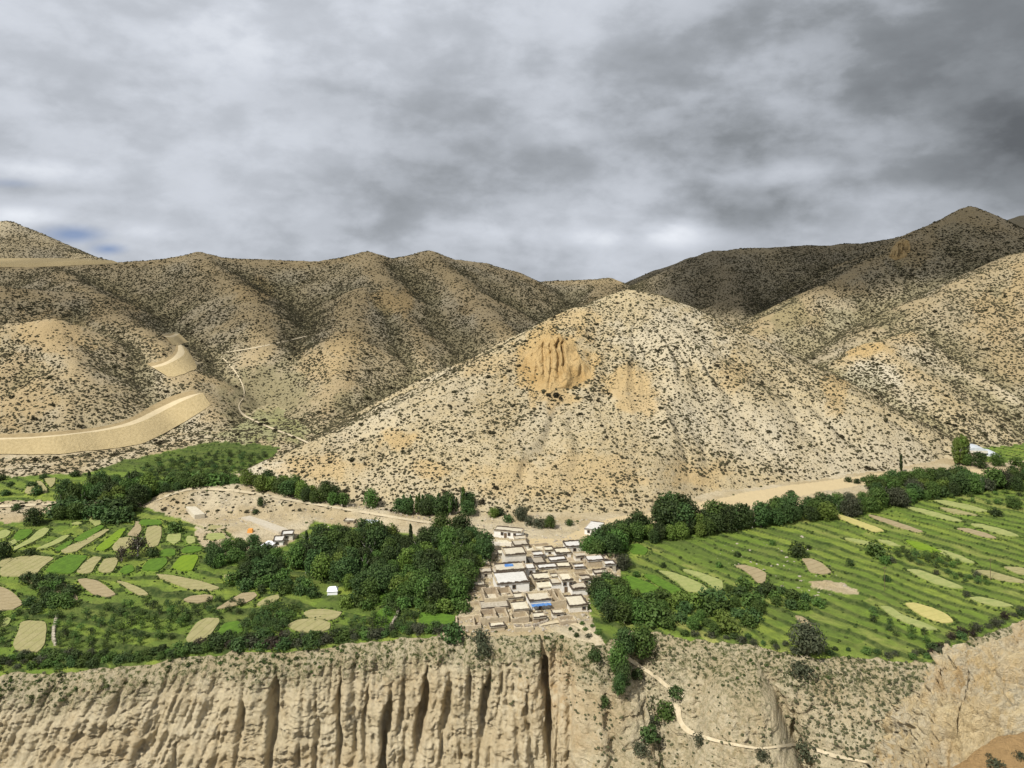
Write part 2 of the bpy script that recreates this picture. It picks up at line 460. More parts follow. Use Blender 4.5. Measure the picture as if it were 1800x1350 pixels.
DIRT = [
    [(245, 888), (300, 868), (345, 858), (400, 860), (430, 850), (520, 868), (640, 895), (760, 922), (850, 930), (870, 955), (840, 962), (760, 945), (640, 930), (560, 918), (500, 958), (452, 968), (400, 935), (350, 925), (310, 908)],
    [(-600, 912), (-400, 880), (0, 880), (100, 878), (240, 876), (262, 890), (180, 893), (60, 904), (40, 915), (0, 918)],
    [(410, 830), (700, 870), (850, 890), (1050, 890), (1150, 880), (1150, 925), (1110, 940), (1085, 960), (850, 960), (760, 925), (560, 885)],
    [(1100, 890), (1240, 850), (1400, 846), (1550, 826), (1660, 800), (1750, 818), (1850, 828), (2400, 836), (2400, 858), (1800, 850), (1700, 848), (1560, 862), (1480, 880), (1330, 905), (1230, 925), (1100, 940)],
    [(850, 930), (1085, 950), (1090, 1015), (1036, 1032), (1040, 1090), (1065, 1125), (1020, 1145), (940, 1145), (800, 1122), (775, 1112), (740, 1106), (770, 1095), (800, 1085), (822, 1060), (820, 1000), (855, 975)],
    [(1420, 1024), (1460, 1022), (1510, 1034), (1512, 1044), (1470, 1042), (1430, 1034)],
    [(340, 925), (385, 930), (420, 955), (452, 965), (440, 985), (380, 970), (345, 950)],
]
GREEN_UP = [
    [(150, 832), (215, 806), (270, 798), (330, 786), (380, 775), (490, 783), (484, 800), (418, 838), (410, 856), (345, 862), (290, 870), (240, 878), (170, 878)],
    [(-500, 848), (0, 840), (150, 832), (240, 872), (100, 876), (0, 879), (-500, 884)],
    [(1672, 812), (1690, 775), (1760, 772), (1860, 780), (2400, 780), (2400, 815), (1800, 812)],
]
TRACKS = [  # pale worn ground
    [(1085, 945), (1130, 905), (1180, 893), (1235, 882), (1330, 862), (1440, 846), (1530, 834), (1600, 828), (1690, 826), (1800, 822), (2400, 826), (2400, 832), (1800, 832), (1690, 838), (1600, 842), (1530, 850), (1440, 866), (1330, 888), (1240, 905), (1180, 915), (1135, 925), (1100, 955)],
    [(920, 945), (985, 948), (1040, 920), (1100, 906), (1130, 905), (1085, 925), (1010, 950), (960, 965), (925, 965)],
]
EDGE = [(-700, 1190), (-200, 1190), (0, 1178), (100, 1174), (200, 1168), (330, 1150), (420, 1142), (480, 1140), (560, 1132), (640, 1124), (740, 1114), (800, 1110), (870, 1112), (930, 1112), (960, 1109), (990, 1111), (1015, 1120), (1045, 1128), (1080, 1120), (1110, 1104), (1150, 1106), (1210, 1118), (1280, 1124), (1340, 1132), (1420, 1150), (1500, 1150), (1580, 1156), (1640, 1160), (1700, 1120), (1800, 1085), (1950, 1070), (2500, 1060)]
_eu = np.array([q[0] for q in EDGE], float); _ev = np.array([q[1] for q in EDGE], float)
_ex, _ey = floor_pt(_eu, _ev)
def edge_y(x):
    return np.interp(x, _ex, _ey)

PLOTS = []   # filled below: (outline, kind, furrow direction)
def plot(kind, ang, *pts):
    PLOTS.append((list(pts), kind, ang))
# fallow and stubble plots of the left fields
plot('stubble', 80, (0, 1000), (25, 981), (60, 977), (97, 981), (76, 996), (62, 1013), (0, 1014))
plot('stubble', 80, (0, 988), (10, 982), (28, 982), (0, 1000))
plot('lush', 70, (78, 1005), (100, 985), (122, 976), (156, 978), (140, 995), (128, 1009), (100, 1008))
plot('stubble', 70, (133, 1006), (150, 988), (165, 979), (180, 981), (170, 992), (160, 1008), (148, 1009))
plot('stubble', 70, (171, 1003), (184, 983), (205, 981), (208, 987), (198, 1006), (184, 1008))
plot('lush', 70, (247, 1003), (262, 984), (292, 981), (294, 990), (280, 1004))
plot('bright', 70, (302, 998), (318, 978), (345, 976), (349, 982), (338, 1004), (320, 1004))
plot('lush', 60, (210, 1006), (218, 996), (234, 994), (236, 1004), (224, 1010))
plot('fallow', 15, (0, 1031), (22, 1042), (42, 1062), (24, 1072), (0, 1074), (-40, 1070), (-50, 1040))
plot('fallow', 15, (35, 1017), (70, 1016), (98, 1019), (120, 1030), (136, 1050), (137, 1058), (112, 1061), (92, 1060), (80, 1045), (60, 1028))
plot('fallow', 15, (134, 1020), (150, 1018), (172, 1022), (190, 1034), (204, 1046), (190, 1050), (166, 1046), (150, 1036))
plot('stubble', 15, (203, 1021), (222, 1025), (248, 1036), (262, 1046), (246, 1048), (228, 1038))
plot('stubble', 15, (272, 1010), (300, 1012), (350, 1022), (388, 1034), (372, 1039), (330, 1036), (300, 1024))
plot('fallow', 5, (322, 1055), (336, 1049), (362, 1046), (375, 1049), (372, 1056), (350, 1061), (332, 1060))
plot('fallow', 30, (378, 1072), (404, 1056), (424, 1044), (448, 1042), (453, 1048), (436, 1060), (404, 1068))
plot('stubble', 30, (450, 1064), (470, 1050), (490, 1046), (492, 1052), (478, 1062), (460, 1067))
plot('stubble', 85, (22, 1134), (32, 1110), (36, 1095), (52, 1092), (80, 1094), (82, 1105), (78, 1135), (68, 1146), (48, 1147), (28, 1143))
plot('stubble', 80, (326, 1124), (345, 1096), (362, 1087), (384, 1088), (386, 1094), (368, 1120), (352, 1129), (334, 1130))
plot('stubble', 60, (504, 1101), (524, 1090), (555, 1088), (582, 1096), (580, 1106), (566, 1112), (540, 1113), (516, 1108))
plot('stubble', 5, (533, 1078), (545, 1073), (570, 1072), (602, 1077), (592, 1088), (576, 1091), (540, 1086))
plot('pale_green', 40, (22, 964), (52, 948), (66, 934), (80, 928), (88, 931), (76, 944), (50, 957), (26, 968))
plot('pale_green', 40, (62, 966), (90, 954), (110, 943), (124, 941), (112, 951), (84, 964))
plot('stubble', 35, (106, 968), (130, 957), (158, 944), (184, 931), (193, 932), (176, 944), (152, 958), (134, 971), (112, 973))
plot('pale_green', 10, (0, 934), (12, 932), (20, 936), (10, 946), (-10, 950), (-30, 948))
plot('lush', 20, (24, 942), (36, 932), (54, 931), (58, 936), (44, 948), (28, 953))
plot('pale_green', 60, (150, 906), (162, 905), (176, 914), (178, 922), (168, 926), (158, 916))
plot('fallow', 80, (222, 941), (236, 928), (238, 917), (246, 918), (249, 932), (242, 944))
plot('stubble', 80, (254, 948), (258, 928), (272, 925), (284, 927), (284, 942), (278, 960), (264, 964))
plot('stubble', 5, (196, 965), (206, 948), (222, 945), (236, 946), (234, 956), (220, 967), (204, 969))
plot('pale_green', 5, (292, 950), (296, 938), (318, 938), (318, 950), (306, 958))
plot('pale_green', 5, (326, 952), (330, 942), (342, 944), (344, 954), (334, 957))
plot('stubble', 80, (42, 866), (52, 848), (58, 850), (62, 866), (52, 869))
plot('stubble', 70, (64, 846), (72, 846), (82, 860), (84, 866), (74, 868))
plot('stubble', 30, (76, 842), (98, 840), (96, 850), (90, 858), (84, 852))
plot('pale_green', 5, (124, 921), (136, 918), (146, 920), (140, 923), (130, 923))
plot('lush', 0, (660, 1054), (668, 1034), (676, 1035), (682, 1048), (680, 1058), (668, 1064), (652, 1064))
plot('lush', 5, (735, 1098), (738, 1078), (775, 1080), (800, 1084), (798, 1096), (770, 1102))
plot('lush', 30, (278, 972), (290, 966), (308, 966), (308, 977), (292, 979), (280, 978))
plot('lush', 30, (318, 968), (330, 961), (352, 962), (355, 969), (340, 972), (322, 973))
plot('pale_green', 5, (361, 947), (366, 938), (394, 938), (397, 947), (380, 950))
plot('stubble', 5, (364, 931), (370, 924), (392, 925), (394, 931), (380, 933))
plot('lush', 5, (242, 922), (250, 914), (282, 915), (286, 922), (262, 925))
plot('lush', 35, (128, 950), (150, 936), (176, 924), (184, 926), (166, 940), (142, 954))
plot('bright', 35, (166, 966), (190, 948), (212, 930), (222, 931), (206, 952), (186, 968))
plot('lush', 40, (372, 1130), (392, 1098), (420, 1092), (428, 1110), (410, 1130))
plot('lush', 70, (655, 1085), (672, 1070), (700, 1070), (690, 1098), (660, 1102))
plot('lush', 35, (96, 966), (118, 954), (130, 950), (118, 964), (104, 970))
plot('pale_green', 20, (0, 958), (20, 952), (34, 944), (40, 948), (22, 960), (0, 968))
plot('pale_green', 15, (2, 1092), (14, 1086), (20, 1090), (14, 1100), (0, 1104))
plot('stubble', 10, (392, 1012), (412, 1010), (430, 1014), (424, 1020), (400, 1019))
# strips of the right fields
plot('pale_green', 20, (1154, 1004), (1180, 1006), (1212, 1018), (1238, 1030), (1250, 1042), (1232, 1042), (1208, 1040), (1190, 1024), (1172, 1012))
plot('pale_green', 20, (1198, 1002), (1216, 1003), (1250, 1014), (1270, 1022), (1272, 1036), (1262, 1039), (1246, 1028), (1226, 1014))
plot('fallow', 30, (1290, 995), (1310, 994), (1334, 1001), (1348, 1010), (1344, 1026), (1330, 1024), (1320, 1012), (1304, 1001))
plot('fallow', 30, (1408, 983), (1428, 983), (1446, 992), (1463, 1008), (1446, 1010), (1424, 1007), (1417, 994))
plot('ripe', 20, (1464, 905), (1480, 906), (1512, 917), (1540, 927), (1555, 934), (1536, 936), (1510, 926), (1484, 915))
plot('fallow', 20, (1524, 905), (1546, 909), (1590, 923), (1624, 935), (1610, 936), (1576, 926), (1546, 916))
plot('pale_green', 20, (1590, 890), (1620, 895), (1662, 906), (1694, 917), (1680, 918), (1640, 908), (1606, 898))
plot('pale_green', 20, (1640, 880), (1660, 880), (1710, 890), (1738, 899), (1724, 901), (1690, 894), (1656, 886))
plot('stubble', 20, (1648, 892), (1680, 896), (1722, 907), (1700, 906), (1666, 899))
plot('fallow', 20, (1680, 929), (1700, 929), (1734, 938), (1754, 947), (1736, 946), (1706, 938))
plot('pale_green', 20, (1704, 921), (1726, 922), (1768, 933), (1793, 943), (1770, 943), (1736, 933))
plot('pale_green', 15, (1482, 946), (1510, 949), (1546, 958), (1550, 961), (1520, 958), (1494, 951))
plot('pale_green', 15, (1540, 949), (1562, 951), (1586, 961), (1566, 960))
plot('pale_green', 20, (1638, 965), (1660, 968), (1690, 978), (1716, 991), (1698, 990), (1668, 980))
plot('pale_green', 20, (1592, 1001), (1614, 1002), (1650, 1015), (1696, 1034), (1680, 1035), (1640, 1026), (1610, 1011))
plot('stubble', 15, (1712, 1003), (1740, 1004), (1780, 1016), (1800, 1022), (1800, 1026), (1766, 1022), (1736, 1014))
plot('stubble', 15, (1762, 997), (1790, 998), (1830, 1008), (1830, 1014), (1790, 1010))
plot('ripe', 20, (1590, 1062), (1606, 1060), (1640, 1070), (1666, 1082), (1677, 1094), (1660, 1096), (1630, 1088), (1606, 1074))
plot('pale_green', 20, (1546, 1066), (1564, 1067), (1586, 1082), (1620, 1094), (1650, 1108), (1628, 1108), (1588, 1094), (1562, 1080))
plot('pale_green', 10, (1702, 1051), (1724, 1050), (1758, 1058), (1784, 1067), (1756, 1068), (1722, 1060))
plot('fallow', 30, (1396, 1083), (1410, 1085), (1424, 1094), (1428, 1104), (1412, 1102), (1404, 1092))
plot('lush', 20, (1100, 962), (1120, 956), (1140, 966), (1134, 976), (1112, 974))
plot('lush', 30, (1090, 1018), (1106, 1012), (1150, 1030), (1180, 1046), (1150, 1052), (1112, 1040))
plot('lush', 30, (1130, 1010), (1150, 1012), (1196, 1036), (1206, 1050), (1180, 1044), (1150, 1026))
plot('bright', 20, (1590, 950), (1620, 955), (1660, 972), (1640, 972), (1606, 962))

def floor_fields(x, y, u, v):
    """terrace relief and ground-cover attributes of the valley floor"""
    n = x.size
    ju = u + 9 * fbm(x / 7, y / 7, 3, 3); jv = v + 4.5 * fbm(x / 7 + 40, y / 7, 3, 4)
    base = np.interp(ju, [q[0] for q in FRONT_BASE], [q[1] for q in FRONT_BASE])
    green = (jv > base).astype(float)
    for g in GREEN_UP:
        green = np.maximum(green, inpoly(ju, jv, g))
    for dpoly in DIRT:
        green = green * (1 - inpoly(ju, jv, dpoly))
    track = np.zeros(n)
    for tp in TRACKS:
        track = np.maximum(track, inpoly(u + 3 * fbm(x / 9, y / 9, 2, 8), v + 1.5 * fbm(x / 9, y / 9, 2, 9), tp))
    green = green * (1 - track)
    a = sstep(-30, 70, x)
    nx = 0.28 * (1 - a) + 0.76 * a; ny = 0.96 * (1 - a) + 0.65 * a
    upper = sstep(310, 350, y) * (1 - a)
    warp = 5.0 * fbm(x / 38, y / 38, 3, 21) + 1.2 * fbm(x / 9, y / 9, 2, 22)
    sp = 8.5 * (1 - a) + 6.4 * a
    s = (nx * x + ny * y + warp * (1.5 - 0.6 * a)) / sp
    fr = s - np.floor(s)
    riser = sstep(0.68, 0.96, fr)
    amp = 0.95 * (1 - 0.15 * a)
    rel = amp * (riser - fr)
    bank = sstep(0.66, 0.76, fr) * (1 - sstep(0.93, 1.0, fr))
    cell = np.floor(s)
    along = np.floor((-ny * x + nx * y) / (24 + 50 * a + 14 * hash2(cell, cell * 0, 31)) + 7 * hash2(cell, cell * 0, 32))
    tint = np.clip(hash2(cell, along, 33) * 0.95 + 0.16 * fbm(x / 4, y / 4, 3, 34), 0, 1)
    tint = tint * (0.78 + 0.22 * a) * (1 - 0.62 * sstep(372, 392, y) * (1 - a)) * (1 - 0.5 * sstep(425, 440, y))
    inp = np.zeros(n)
    for pts, kind, ang in PLOTS:
        pu = np.array([q[0] for q in pts], float); pv = np.array([q[1] for q in pts], float)
        cu, cv = pu.mean(), pv.mean()
        big = [(cu + (p - cu) * 1.06 + (2 if p > cu else -2), cv + (q - cv) * 1.06 + (1.5 if q > cv else -1.5)) for p, q in pts]
        box = (u > pu.min() - 8) & (u < pu.max() + 8) & (v > pv.min() - 6) & (v < pv.max() + 6)
        if box.any():
            inp[box] = np.maximum(inp[box], inpoly(u[box], v[box], big))
    rel = rel * green * (1 - inp)
    bank = np.maximum(bank, 0.6 * sstep(385, 400, y) * (1 - a)) * green * (1 - inp)
    # dirt strips have low banks of their own
    rel = rel + (1 - green) * (0.7 * fbm(x / 14, y / 8, 4, 41) + 0.4 * fbm(x / 3.5, y / 2.2, 3, 42)) * (1 - track * 0.9)
    tv = np.interp(u, [240, 330, 420, 520, 640, 780], [884, 864, 868, 884, 903, 922]); bv = np.interp(u, [240, 350, 450, 560, 640, 780], [892, 914, 932, 924, 920, 931])
    f = (v - tv) / np.maximum(bv - tv, 4) + 0.35 * fbm(x / 6, y / 12, 3, 47)
    berm = 2.3 * sstep(-0.5, 0.0, f) * (1 - sstep(0.05, 0.9, f)) * sstep(238, 300, u) * (1 - sstep(640, 760, u))
    rel = rel + berm * (1 - green)
    rel = rel + green * (1 - inp) * (0.28 * fbm(x / 2.5, y / 2.5, 2, 43))
    # eroded scarp on the pale bank between the two field levels
    return rel, green, bank, tint, track

def soft_blob(u, v, cu, cv, su, sv, sd=60):
    d = np.hypot((u - cu) / su, (v - cv) / sv) + 0.55 * fbm(u / 17.0, v / 13.0, 4, sd)
    return 1 - sstep(0.55, 1.05, d)

UW = np.arange(-330, 2131, 2.6)
yn = 1.0 / np.linspace(1 / 196.0, 1 / 500.0, 340)
yf = 500.0 * (1500.0 / 500.0) ** (np.linspace(0, 1, 190)[1:])
YR = np.concatenate([yn, yf])
GU, GY = np.meshgrid(UW, YR)
GX = (GU - 900) / F * GY
X, Y = GX.ravel(), GY.ravel()
HZ, OWN = hills(X, Y)
detail = 1.5 * fbm(X / 26, Y / 26, 4, 51) + 0.35 * fbm(X / 5, Y / 5, 2, 52)
FZ = plane_z(Y)
u0, v0 = proj(X, Y, FZ)
REL, GREEN, BANK, TINT, TRACK = floor_fields(X, Y, u0, v0)
GREEN = np.maximum(GREEN, 0.5 * soft_blob(u0, v0, 470, 745, 130, 40, 66) * (Y > 440))
FZ2 = FZ + REL
pkx, pky, _ = P(1110, 513, 510)
th = np.arctan2(X - pkx, -(Y - pky)); rp = np.hypot(X - pkx, Y - pky)
rill = (OWN == ORDER.index('central')) * (1.5 * fbm(X / 38, Y / 38, 3, 53) - 3.4 * np.maximum(0, 0.30 - np.abs(fbm(th * 5.5 + 0.4 * fbm(X / 30, Y / 30, 2, 55), rp / 160, 3, 54))) / 0.30 * sstep(15, 70, rp))
HZ = HZ + (detail + rill) * sstep(0, 18, HZ - FZ)
ISH = HZ > FZ2
Z = smax(HZ, FZ2, 1.6)
ed = edge_y(X)
drop = np.clip(ed - Y, 0, 1e9)
Z = Z - 2.4 * np.clip(drop - 0.3, 0, None)
nr, nc = GU.shape
ids = np.arange(nr * nc).reshape(nr, nc)
Q = np.stack([ids[:-1, :-1], ids[:-1, 1:], ids[1:, 1:], ids[1:, :-1]], -1).reshape(-1, 4)
keep = (ed - Y)[Q].min(1) < 2.5
Q = Q[keep]
OWN2 = np.where(ISH, OWN, -1)
fo = OWN2[Q]
fo = np.sort(fo, 1)[:, 2]
VERT = np.stack([X, Y, Z], -1)
U3, V3 = proj(X, Y, Z)

def blur(a, ry, rx):
    for ax, r_ in ((0, ry), (1, rx)):
        pad = [(0, 0), (0, 0)]; pad[ax] = (r_ + 1, r_)
        c = np.cumsum(np.pad(a, pad, 'edge'), axis=ax)
        n = 2 * r_ + 1
        a = (np.take(c, np.arange(n, c.shape[ax]), ax) - np.take(c, np.arange(0, c.shape[ax] - n), ax)) / n
    return a
_zz = np.where(ISH, Z, FZ2).reshape(nr, nc)
CURV = np.clip((_zz - blur(blur(_zz, 5, 14), 5, 14)).ravel() / (0.0042 * Y), -1, 1) * ISH      # ridges +, gullies -
OCH = np.zeros(X.size); PALE = np.zeros(X.size); HGR = np.zeros(X.size); DULL_SHADE = np.zeros(X.size)
for nm, blobs in {
    'central': [(1100, 672, 50, 34, .6), (1125, 705, 44, 34, .55), (975, 690, 50, 40, .6), (975, 640, 84, 72, .75), (700, 775, 40, 22, .6), (760, 825, 50, 18, .5), (560, 820, 90, 26, .45), (1470, 690, 30, 40, .55), (1290, 660, 34, 40, .35), (850, 640, 70, 24, .35), (1040, 835, 120, 50, .35), (1230, 835, 70, 30, .4), (920, 845, 120, 40, .35), (1000, 560, 70, 24, .4)],
    'left': [(695, 530, 42, 30, .75), (825, 525, 26, 34, .55), (440, 512, 46, 26, .6), (605, 605, 42, 32, .6), (560, 640, 50, 40, .5), (90, 590, 90, 50, .65), (200, 545, 60, 40, .45), (40, 680, 70, 90, .5), (350, 455, 40, 20, .4), (650, 455, 60, 16, .4), (755, 460, 40, 20, .35), (1075, 500, 40, 14, .4)],
    'right': [(1760, 560, 60, 60, .5), (1780, 640, 60, 60, .4), (1800, 500, 30, 50, .5)],
    'knoll': [(1520, 612, 60, 18, .75)],
    'peak_right': [(1600, 440, 46, 34, .45), (1390, 560, 60, 22, .4), (1480, 510, 60, 20, .35)],
}.items():
    i = ORDER.index(nm)
    for cu, cv, su, sv, a in blobs:
        OCH = np.maximum(OCH, a * soft_blob(U3, V3, cu, cv, su, sv) * (OWN2 == i))
for cu, cv, su, sv, a in [(480, 690, 90, 60, .6), (440, 740, 60, 40, .5), (800, 690, 130, 30, .0), (700, 705, 120, 26, .55), (760, 680, 60, 30, .6), (560, 770, 60, 20, .5)]:
    HGR = np.maximum(HGR, a * soft_blob(U3, V3, cu, cv, su, sv, 61) * (OWN2 == ORDER.index('left')))
for cu, cv, su, sv, a in [(1380, 560, 50, 40, .5), (1520, 560, 110, 22, .5), (1400, 600, 40, 30, .4)]:
    HGR = np.maximum(HGR, a * soft_blob(U3, V3, cu, cv, su, sv, 62) * np.isin(OWN2, [ORDER.index('peak_right'), ORDER.index('right'), ORDER.index('dark')]))
PALE = np.clip(fbm(X / 40, Y / 40, 4, 71) * 1.3 + 0.1, 0, 1) * 0.8
PALE = np.maximum(PALE, (OWN2 == ORDER.index('central')) * np.maximum(soft_blob(U3, V3, 460, 825, 70, 24, 63), 0.7 * soft_blob(U3, V3, 1180, 600, 120, 70, 64)))
PALE = np.maximum(PALE, (OWN2 == ORDER.index('knoll')) * soft_blob(U3, V3, 1540, 660, 60, 40, 65))
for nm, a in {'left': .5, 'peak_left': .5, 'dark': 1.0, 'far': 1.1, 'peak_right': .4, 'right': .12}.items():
    DULL_SHADE = np.maximum(DULL_SHADE, np.clip(a * (0.85 + 0.5 * fbm(X / 60, Y / 60, 3, 72)), 0, 1) * (OWN2 == ORDER.index(nm)))  # dull soil per hill, darkened further as painted cloud shade

FARH = np.isin(OWN2, [ORDER.index(q) for q in ('left', 'right', 'peak_right', 'knoll', 'dark')])
OCH = np.clip(np.maximum(OCH, FARH * np.where(np.isin(OWN2, [ORDER.index('right'), ORDER.index('dark')]), 0.18, 0.38) * sstep(0.1, 0.8, CURV)), 0, 1)
DULL_SHADE = np.maximum(DULL_SHADE, 0.5 * (OWN2 == ORDER.index('right')))
HGR = np.clip(np.maximum(HGR, FARH * 0.42 * sstep(0.1, 0.9, -CURV)), 0, 1)
def submesh(name, sel, mat, attrs):
    q = Q[sel]
    used, inv = np.unique(q, return_inverse=True)
    o = new_mesh(name, VERT[used], inv.reshape(-1, 4), mat, smooth=True)
    for k, a in attrs.items():
        fattr(o, k, a[used])
    tag(o, kind='structure')
    return o

valley = submesh('valley_floor', fo == -1, M['floor'], {'green': GREEN, 'bank': BANK, 'tint': TINT, 'track': TRACK})
HILLS = []
HILL_LABELS = {'left': 'long scrubby brown hillside with rounded spurs behind the road cuts', 'peak_left': 'pointed brown hilltop behind the pale graded strip', 'central': 'sunlit pyramid of pale soil dotted with dark shrubs behind the village',
               'knoll': 'small yellow-topped knoll at the foot of the big scrubby hill', 'right': 'big scrubby slope above the greenhouses', 'peak_right': 'sharp rocky peak with a long spur', 'dark': 'dark rounded hill between the pyramid and the rocky peak', 'far': 'dark distant ridge peeping over the hills'}
for i, nm in enumerate(ORDER):
    o = submesh('hill', fo == i, M['hill'], {'ochre': OCH, 'pale': PALE, 'green': HGR, 'dull_shade': DULL_SHADE})
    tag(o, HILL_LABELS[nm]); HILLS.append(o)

# fast height look-up on the finished ground
def ground_z(x, y):
    x = np.atleast_1d(np.asarray(x, float)); y = np.atleast_1d(np.asarray(y, float))
    u = 900 + x / y * F
    fi = np.interp(y, YR, np.arange(nr)); fj = np.clip((u - UW[0]) / (UW[1] - UW[0]), 0, nc - 1.001)
    i = np.clip(np.floor(fi).astype(int), 0, nr - 2); j = np.floor(fj).astype(int)
    a = fi - i; b = fj - j
    Zg = Z.reshape(nr, nc)
    return (Zg[i, j] * (1 - b) + Zg[i, j + 1] * b) * (1 - a) + (Zg[i + 1, j] * (1 - b) + Zg[i + 1, j + 1] * b) * a

def gpt(u, v):
    """ground point on the valley floor under a pixel of the photograph"""
    x, y = floor_pt(u, v)
    return float(x), float(y), float(ground_z(x, y)[0])

# ------------------------------------------------------------------ the gorge wall under the fields
CU = np.arange(-420, 2000, 2.2)
cx, cy = floor_pt(CU, np.interp(CU, _eu, _ev))
# smooth outward direction of the rim
kk = np.hanning(61); kk /= kk.sum()
sx = np.convolve(np.pad(cx, 30, 'edge'), kk, 'valid'); sy = np.convolve(np.pad(cy, 30, 'edge'), kk, 'valid')
tx = np.gradient(sx); ty = np.gradient(sy)
tl = np.hypot(tx, ty); nx_ = ty / tl; ny_ = -tx / tl
flip = ny_ > 0
nx_[flip] *= -1; ny_[flip] *= -1
nx_ *= 0.55; nl = np.hypot(nx_, ny_); nx_ /= nl; ny_ /= nl
T = np.concatenate([np.linspace(-1.2, 2, 14), np.linspace(2, 44, 235)[1:], np.linspace(44, 75, 14)[1:]])
S_, T_ = np.meshgrid(np.arange(len(CU)), T)
Uc = CU[S_]; Tp = np.clip(T_, 0, None)
steep = 1 - sstep(985, 1085, Uc)
steep = np.maximum(steep, 0)
arc = np.concatenate([[0], np.cumsum(np.hypot(np.diff(cx), np.diff(cy)))])[S_]
slope = 0.46 * steep + 0.92 * (1 - steep)
lip = 3.2 * (1 - np.exp(-Tp / 2.2)) * steep + 2.0 * (1 - np.exp(-Tp / 2.0)) * (1 - steep)
out = lip + slope * Tp
# flutes, gullies, ledges
bury = sstep(0.5, 9, Tp)
fl = fbm(arc / 11.0 + 0.05 * Tp, Tp / 90.0, 3, 81)
fl2 = 1 - np.abs(fbm(arc / 5.2 + 0.03 * Tp, Tp / 26.0, 3, 82))
ledge = fbm(arc / 30.0, (Tp + 1.2 * fbm(arc / 12, Tp / 6, 2, 85)) / 3.4, 3, 83)
fine = fbm(arc / 1.6, Tp / 1.9, 3, 84)
lean_ = arc + 0.35 * Tp * (1 - sstep(300, 560, Uc))
rib = 1 - 2 * np.abs(fbm(lean_ / 3.1, Tp / 24.0 + lean_ / 60, 3, 101)); rib2 = 1 - 2 * np.abs(fbm(lean_ / 1.25, Tp / 7.0, 2, 102))
lump = fbm(arc / 3.6 + 0.1 * Tp, Tp / 3.0, 4, 91)
crumb = fbm(arc / 0.9, Tp / 0.8, 2, 92)
mid = sstep(380, 560, Uc) * steep
d = bury * (1.9 * fl * (0.3 + 0.7 * mid) + 1.2 * (fl2 - 0.7) * (0.3 + 0.7 * mid)) + 0.8 * ledge * sstep(2, 12, Tp) + (0.75 * lump + (1.5 * rib + 0.55 * rib2) * (0.45 + 0.55 * steep) + 0.4 * (1 - 2 * np.abs(fbm(arc / 2.1, Tp / 1.5, 3, 99))) + 0.5 * fine + 0.42 * crumb) * sstep(0, 3, Tp)
d = d + 0.55 * (np.floor((Tp + 2.2 * fbm(arc / 9, Tp / 8, 3, 93)) / 2.7) % 2) * sstep(6, 12, Tp) * sstep(0.0, 0.35, fbm(arc / 8, Tp / 6, 2, 94))
for sd_, lx, ly, wd, dp in ((111, 9.0, 1.3, .10, .75), (112, 3.5, .8, .10, .5), (113, 5.0, 4.0, .07, .6)):
    nn = fbm(arc / lx + 0.25 * lump, Tp / ly + 0.5 * lump, 3, sd_)
    d = d - dp * np.maximum(0, wd - np.abs(nn)) / wd * sstep(1, 5, Tp) * np.clip(0.5 + 2 * fbm(arc / 14, Tp / 9, 2, sd_ + 40), 0, 1)
GUL = [(492, 5, 30, 7.1, 5.0, 0.15), (604, 5, 33, 4.5, 3.0, 0.2), (690, 12, 40, 8.1, 6.0, -1.1), (750, 7, 28, 8.1, 6.0, -1.0), (792, 9, 26, 7.1, 5.2, -0.8), (826, 9, 18, 4, 2.4, 0), (860, 9, 28, 8.1, 6.0, -0.8), (957, 3, 33, 8, 7.0, 0.45), (1055, 10, 36, 6, 3.0, 0.3), (540, 20, 30, 4, 1.6, 0.2), (400, 14, 30, 4, 1.4, 0.5), (330, 16, 34, 5, 1.2, 0.7), (200, 16, 36, 6, 1.2, 0.9), (100, 14, 34, 6, 1.0, 0.9), (-60, 8, 40, 7, 3, 0.4), (-200, 8, 40, 7, 3, 0.4), (640, 14, 40, 4, 1.4, -0.5), (720, 16, 40, 4, 1.4, -0.6), (905, 18, 44, 5, 1.6, 0.3), (442, 8, 26, 4, 2.4, 0.2), (566, 10, 34, 4, 2.2, 0.1), (655, 8, 30, 4.5, 2.6, -0.4), (716, 8, 24, 4, 2.6, -0.6), (883, 8, 22, 4.5, 2.8, -0.3), (925, 10, 36, 4.5, 2.4, 0.1), (1010, 8, 40, 6, 3.0, 0.3), (1392, 12, 32, 7, 4.0, 0.2)]
for gu, t0, t1, w, dep, lean in GUL:
    c = gu + lean * (Tp - t0) + 7 * fbm(Tp / 9.0 + gu, Tp * 0, 3, 90) + 2.2 * fbm(Tp / 1.6, arc / 1.6, 2, 97)
    q = np.clip((Tp - t0) / (t1 - t0), 0, 1)
    ww = 1.3 * w * (0.35 + 0.65 * np.sin(math.pi * np.clip(q, 0, 1)) ** 0.6) * (0.85 + 0.5 * fbm(Tp / 6 + gu, Tp * 0, 2, 98))
    g = np.exp(-((Uc - c) / ww) ** 4) * sstep(t0 - 5, t0 + 7, T_) * (1 - sstep(t1 - 12, t1 + 4, T_))
    d = d - 1.2 * dep * g
d = d - 3.0 * np.exp(-((Uc - 985 - 0.3 * Tp) / 34) ** 2) * (1 - sstep(10, 22, Tp)) * sstep(0, 5, Tp)
